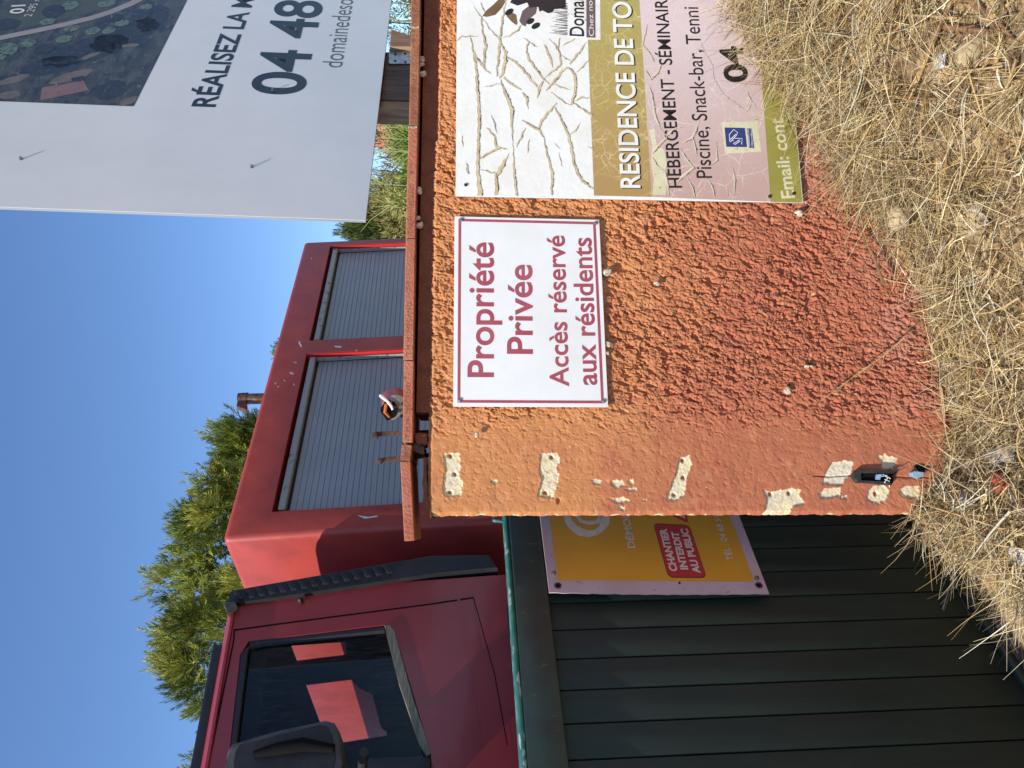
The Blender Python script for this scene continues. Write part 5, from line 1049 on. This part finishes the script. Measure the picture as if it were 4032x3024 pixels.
for q in ((3945, 1905, .03, 'brick_bit', 'orange brick fragment below the pillar'), (3860, 1455, .02, 'brick_bit', 'orange brick fragment among the grass in the middle'), (3965, 1640, .022, 'brick_bit', 'orange brick fragment near the bottom edge')): stone(*q, name='brick_fragment', cat='brick piece', group='brick fragments in the grass')
def scrap(px, py, r, m, label, lift):
    P = Vector(lie((px, py), (px, py), lift, lift)[0]); mb = MB(); n = 9; vs = []
    for i in range(n):
        for j in range(n):
            u, v = i/(n-1)-.5, j/(n-1)-.5; vs.append(mb.b.verts.new((u*2*r, v*1.5*r, .35*r*float(fbm(np.array([u*4+px]), np.array([v*4]), 3, 8)[0]))))
    for i in range(n-1):
        for j in range(n-1): mb.b.faces.new((vs[i*n+j], vs[(i+1)*n+j], vs[(i+1)*n+j+1], vs[i*n+j+1]))
    o = mb.build('plastic_scrap', K[m], None, False); o.matrix_world = Matrix.Translation(P) @ Matrix.Rotation(rng.uniform(0, 6.28), 4, 'Z') @ Matrix.Rotation(.4, 4, 'X'); tag(o, label, 'litter')
scrap(3830, 870, .045, 'plastic_bag', 'crumpled pale plastic scrap lying in the grass under the white sign', .022)
scrap(4015, 2195, .032, 'white_sign', 'white printed scrap lying on the grass at the bottom edge', .025)
scrap(3700, 240, .02, 'plastic_bag', 'clear plastic scrap among the stems at the right', .03)
def weed(px, py, n, L, label):
    P = lie((px, py), (px, py), .03, .03)[0]; mb = MB()
    for i in range(n):
        a = rng.uniform(0, 6.28); d = Vector((math.cos(a), math.sin(a), rng.uniform(.2, 1.2))).normalized(); b = Vector(P)+Vector((rng.normal(0, L*.5), rng.normal(0, L*.5), 0)); sd = d.cross(Vector((0, 0, 1))).normalized()*L*.16
        mb.face([b, b+d*L*.5+sd, b+d*L, b+d*L*.5-sd])
    tag(mb.build('green_weed', K['green_leaf'], None), label, 'weed', 'green weeds in the dry grass')
weed(3190, 135, 9, .05, 'green leafy weed beside the cracked sign in the bank'); weed(3375, 385, 40, .022, 'feathery green weed under the corner of the cracked sign'); weed(3360, 560, 40, .022, 'feathery green weed just below the olive green band of the sign')
weed(3500, 570, 8, .018, 'pair of round green leaves in the grass'); weed(3660, 35, 14, .02, 'green seedlings at the upper right of the bank'); weed(3950, 30, 20, .02, 'green seedlings at the bottom right corner'); weed(3430, 930, 6, .02, 'bright green sprout at the wall foot below the gap between signs')

# ------------------------------------------------------------------ trees and scrub behind
M_pine = attr_mat('pine_needles', 'tint', .6, spec=.3); M_scrub = attr_mat('scrub_leaves', 'tint', .65, spec=.3)
def blob_cloud(clumps, n, lo, hi, wlo, whi, cols, up=.9, out=.6, shell=.55):
    """clumps: list of (centre, radii) -> ribbons spread through each clump, pointing up and outwards"""
    B, D, C = [], [], []
    vol = np.array([r[0]*r[1]*r[2] for _, r in clumps])**.75; cnt = (n*vol/vol.sum()).astype(int)
    for (c, r), k in zip(clumps, cnt):
        d = unit(rng.normal(size=(k, 3))); rad = rng.uniform(shell, 1, (k, 1))**.6; p = np.array(c)+d*np.array(r)*rad*(1+.18*rng.normal(size=(k, 1)))
        B.append(p); D.append(unit(d*out+np.array([0, 0, up])+rng.normal(0, .33, (k, 3)))); base = cols[rng.integers(len(cols))]; C.append(base*rng.uniform(.75, 1.2, (k, 1)))
    B, D, C = np.concatenate(B), np.concatenate(D), np.concatenate(C); n = len(B)
    return ribbons(B, D, rng.uniform(lo, hi, n), rng.uniform(wlo, whi, n), rng.normal(0, .1, (n, 3))+np.array([0, 0, -.05]), 2, rng, C)
def pix_at(px, py, Y): r_ = ray(px, py); return EYE+r_*(Y/r_.y)
PINE = [np.array(lin(*c)[:3]) for c in ((152, 156, 58), (136, 146, 52), (166, 166, 70), (112, 126, 46), (88, 102, 40))]
def spray_cloud(clumps, nspray, nneedle, cols, slen, nlen, wd):
    """each clump carries feathery sprays (a twig with needles all round it), pointing up and out"""
    B, D, L, C = [], [], [], []
    for c, r in clumps:
        c, r = np.array(c), np.array(r); base = cols[rng.integers(len(cols))]*rng.uniform(.8, 1.15)
        d = unit(rng.normal(size=(nspray, 3))+np.array([0, 0, .25])); o = c+d*r*rng.uniform(.35, .95, (nspray, 1)); a = unit(d*.75+np.array([.12, 0, .85])+rng.normal(0, .25, (nspray, 3)))
        sl_ = slen*rng.uniform(.6, 1.2, (nspray, 1)); cc = base*rng.uniform(.8, 1.2, (nspray, 1))
        t = rng.uniform(0, 1, (nspray, nneedle, 1)); p = o[:, None]+a[:, None]*sl_[:, None]*t
        rd = unit(rng.normal(size=(nspray, nneedle, 3))); dn = unit(a[:, None]*1.0+rd*(.75-.35*t))
        B.append(p.reshape(-1, 3)+rd.reshape(-1, 3)*.012); D.append(dn.reshape(-1, 3)); L.append((nlen*(1.15-.6*t)*rng.uniform(.7, 1.2, t.shape)).reshape(-1)); C.append(np.repeat(cc, nneedle, 0)*rng.uniform(.85, 1.15, (nspray*nneedle, 1)))
    B, D, L, C = map(np.concatenate, (B, D, L, C)); n = len(B)
    return ribbons(B, D, L, rng.uniform(*wd, n), rng.normal(0, .06, (n, 3)), 1, rng, C)
def pine(Y, prof, n, label, cols, lo=.16, hi=.34, clr=.42, group='trees behind the truck'):
    """prof: silhouette as (px_top, px_y) points in the photo, right to left"""
    base = pix_at(2016, (prof[0][1]+prof[-1][1])/2, Y); gz_ = float(zground(np.array([base.x]), np.array([base.y]))[0])
    root = empty('pine_tree', at(base.x, base.y, gz_), label, 'tree', group); cl = []
    ys = [p[1] for p in prof]; y0, y1 = min(ys), max(ys); dz = 2916/Y
    zmax = pix_at(min(p[0] for p in prof), base.x, Y).z
    pr = sorted(prof, key=lambda p: p[1]); xs_, zs_ = [], []
    for p in pr: q = pix_at(*p, Y); xs_.append(q.x); zs_.append(q.z)
    xs_, zs_ = np.array(xs_)[::-1], np.array(zs_)[::-1]; W = xs_[-1]-xs_[0]
    for _ in range(int(30*W)+6):
        x = rng.uniform(xs_[0]+.1, xs_[-1]-.1); zt_ = np.interp(x, xs_, zs_); r = rng.uniform(.55, 1.1)*clr
        y = base.y+rng.uniform(-.32, .32)*W*(1-.3*abs(x-base.x)/W); k_ = y/base.y; lowz = max(gz_+1.6, zt_-3.6)
        z = zt_-r*1.35-lo*.4-rng.uniform(0, 1)**1.5*(zt_-lowz); x, z = x*k_, EYE.z+(z-EYE.z)*k_
        cl.append(((x-base.x, y-base.y, z-gz_), (r*.8, r*.8, r*1.15)))
    v, f, c = spray_cloud(cl, 34, max(30, int(n/len(cl)/34*3.6)), cols, 2.0*hi*.48, hi*.36, (.009, .018)); np_mesh('crown', v, f, M_pine, root, False, {'tint': c})
    mb = MB(); top = zs_.max()-gz_; mb.tube([(0, 0, -.1), (.03, .02, top*.3), (-.04, .0, top*.6), (.02, 0, top*.86)], [.17, .14, .08, .02], 9)
    for i in range(14):
        t = rng.uniform(.3, .8); a = rng.uniform(0, 6.28); L = W*.36*(1.1-t); mb.tube([(0, 0, top*t), (math.cos(a)*L*.5, math.sin(a)*L*.5, top*t+L*.25), (math.cos(a)*L, math.sin(a)*L, top*t+L*.7)], [.05, .035, .012], 6)
    mb.build('trunk', K['bark'], root, True); return root
t8 = crop(500, 1500, 1.088)
pine(14, t8((480, 500), (345, 395), (235, 450), (150, 580), (90, 740), (40, 830), (60, 930), (90, 1030), (85, 1160), (140, 1260), (200, 1390), (300, 1420)), 46000, 'broad olive green pine rising above the cab of the truck', PINE)
pine(16, t8((600, 165), (520, 168), (445, 172), (365, 190), (305, 245), (330, 330), (390, 350), (440, 430)), 15000, 'smaller feathery pine just right of the broad one, beside the flue', PINE)
pine(22, [(1085, 1325), (1066, 1350), (1066, 1390), (1090, 1420)], 1500, 'distant pine top just peeping over the truck box', PINE, .1, .2, .3)
pine(14, [(800, 2930), (740, 2980), (715, 3050), (690, 3150), (800, 3260)], 6000, 'pine at the left edge seen over the cab roof', PINE)
DK = [np.array(lin(*c)[:3]) for c in ((92, 104, 50), (74, 88, 44), (110, 116, 56))]
pine(12, [(1330, 800), (1312, 860), (1325, 910), (1400, 960), (1480, 1000)], 11000, 'dark green pine between the billboard and the truck box', DK, .12, .26, .36, 'trees behind the billboard')
SC = [np.array(lin(*c)[:3]) for c in ((128, 130, 62), (150, 146, 78), (108, 116, 58), (142, 128, 74))]
SG = [np.array(lin(*c)[:3]) for c in ((126, 150, 50), (146, 166, 62), (104, 130, 46))]
SD = [np.array(lin(*c)[:3]) for c in ((86, 100, 50), (104, 112, 58), (122, 120, 70))]
def shrub(Y, px_top, py0, py1, n, label, cols, lo=.05, hi=.12, stems=0, wd=(.010, .024)):
    c = pix_at(px_top, (py0+py1)/2, Y); gz_ = float(zground(np.array([c.x]), np.array([c.y]))[0]); W = abs(pix_at(px_top, py0, Y).x-pix_at(px_top, py1, Y).x); H = c.z-gz_
    root = empty('shrub', at(c.x, c.y, gz_), label, 'shrub', 'scrub behind the wall'); cl = []
    for _ in range(40):
        r = rng.uniform(.14, .26)*max(W, .8); z = H*rng.uniform(.15, .95)-r*.5; cl.append(((rng.uniform(-.5, .5)*W, rng.uniform(-.4, .4)*W, z), (r, r, r*.9)))
    v, f, cc = blob_cloud(cl, int(n*2.2), lo*.8, hi*.8, *wd, cols, .5, .8, .4); np_mesh('foliage', v, f, M_scrub, root, False, {'tint': cc})
    mb = MB()
    for i in range(12):
        a = rng.uniform(0, 6.28); d = rng.uniform(.1, .5)*W; mb.tube([(0, 0, 0), (math.cos(a)*d*.4, math.sin(a)*d*.4, H*.5), (math.cos(a)*d, math.sin(a)*d, H*rng.uniform(.7, 1.02))], [.02, .012, .005], 6)
    mb.build('branches', K['bark'], root); return root
shrub(11, 1420, 560, 960, 9000, 'olive coloured shrub between the billboard corner and the truck box', SC)
shrub(13, 1400, 300, 660, 9000, 'dull green shrub behind the billboard, right of the olive one', SD)
shrub(9, 1560, 430, 700, 5000, 'bright yellow green bush low behind the coping beside the post', SG)
shrub(9.5, 1545, 640, 800, 4000, 'second bright green bush low behind the coping, nearer the truck', SG)
shrub(12, 1410, -250, 330, 9000, 'dark shrub seen to the right of the billboard post', SD)
shrub(9, 1590, -100, 240, 5000, 'yellow green bush to the right of the billboard post', SC)
shrub(16, 1430, 800, 1300, 9000, 'grey green scrub far behind the truck box', SD)
shrub(17, 1360, -900, -100, 9000, 'tall scrub far behind the billboard', SD)
SP = [np.array(lin(*c)[:3]) for c in ((172, 170, 100), (156, 158, 84), (184, 176, 116), (138, 148, 78))]
shrub(10, 1440, 560, 860, 9000, 'pale yellow green thicket filling the gap between billboard corner and coping', SP, .06, .16)
shrub(10.5, 1465, 330, 600, 9000, 'pale thicket beside the left face of the billboard post', SP, .06, .16)
shrub(14, 1385, 660, 935, 14000, 'hazy olive thicket behind the pale one', SC, .06, .16)
K['fennel'] = mat('fennel_stalk', lin(164, 172, 112), .6, col2=lin(140, 150, 96), nscale=10)
for i, (y0, lb) in enumerate(((520, 'leaning'), (590, 'upright'), (640, 'branching'), (700, 'thin'), (120, 'tall'), (60, 'bowed'), (770, 'bare'), (830, 'forked'))):
    Y = rng.uniform(4.6, 6.2); P = pix_at(1560, y0, Y); gz_ = float(zground(np.array([P.x]), np.array([P.y]))[0]); H = P.z-gz_+rng.uniform(.1, .35); mb = MB(); lx = rng.normal(0, .12)
    mb.tube([(0, 0, 0), (lx*.3, 0, H*.5), (lx, .02, H)], [.008, .007, .003], 6)
    for k in range(9):
        t = rng.uniform(.55, .98); a = rng.uniform(0, 6.28); L = rng.uniform(.1, .28); b = Vector((lx*t, 0, H*t)); mb.tube([b, b+Vector((math.cos(a)*L*.5, math.sin(a)*L*.3, L*.6)), b+Vector((math.cos(a)*L, math.sin(a)*L*.6, L*.95))], [.0045, .003, .0015], 5)
    o = mb.build('fennel_stalk', K['fennel'], None, True); o.matrix_world = at(P.x, P.y, gz_)
    tag(o, 'pale green fennel stalk standing behind the coping between post and truck' if 400 < y0 else 'pale green fennel stalk behind the coping right of the post', 'wild fennel', 'fennel stalks behind the wall left of the post' if y0 > 400 else 'fennel stalks behind the wall right of the post')
# far house
hp = pix_at(1492, 470, 42); hm = at(hp.x, hp.y, 0, R(-20)); hs = empty('house', hm, 'distant house with an orange tiled roof glimpsed under the billboard', 'house')
zr_ = hp.z; mb = MB(); mb.box(-1.4, 1.2, 0, 7, -.5, zr_-.4); mb.build('wall', K['house_wall'], hs)
mb = MB(); mb.face([(-1.6, -.5, zr_-.5), (1.5, -.5, zr_-.5), (1.5, 3.5, zr_+1.2), (-1.6, 3.5, zr_+1.2)]); mb.face([(-1.6, 7.5, zr_-.5), (1.5, 7.5, zr_-.5), (1.5, 3.5, zr_+1.2), (-1.6, 3.5, zr_+1.2)])
for x in (-1.4, 1.2): mb.face([(x, 0, zr_-.4), (x, 7, zr_-.4), (x, 3.5, zr_+1.15)])
mb.build('roof', K['roof_tile'], hs)
for x in (-.7, .5):
    mb = MB(); mb.box(x-.4, x+.4, -.03, .02, zr_-2.4, zr_-1.1); mb.build('window', K['window_dark'], hs)

bpy.data.objects.remove(_fo); bpy.data.curves.remove(_fc)
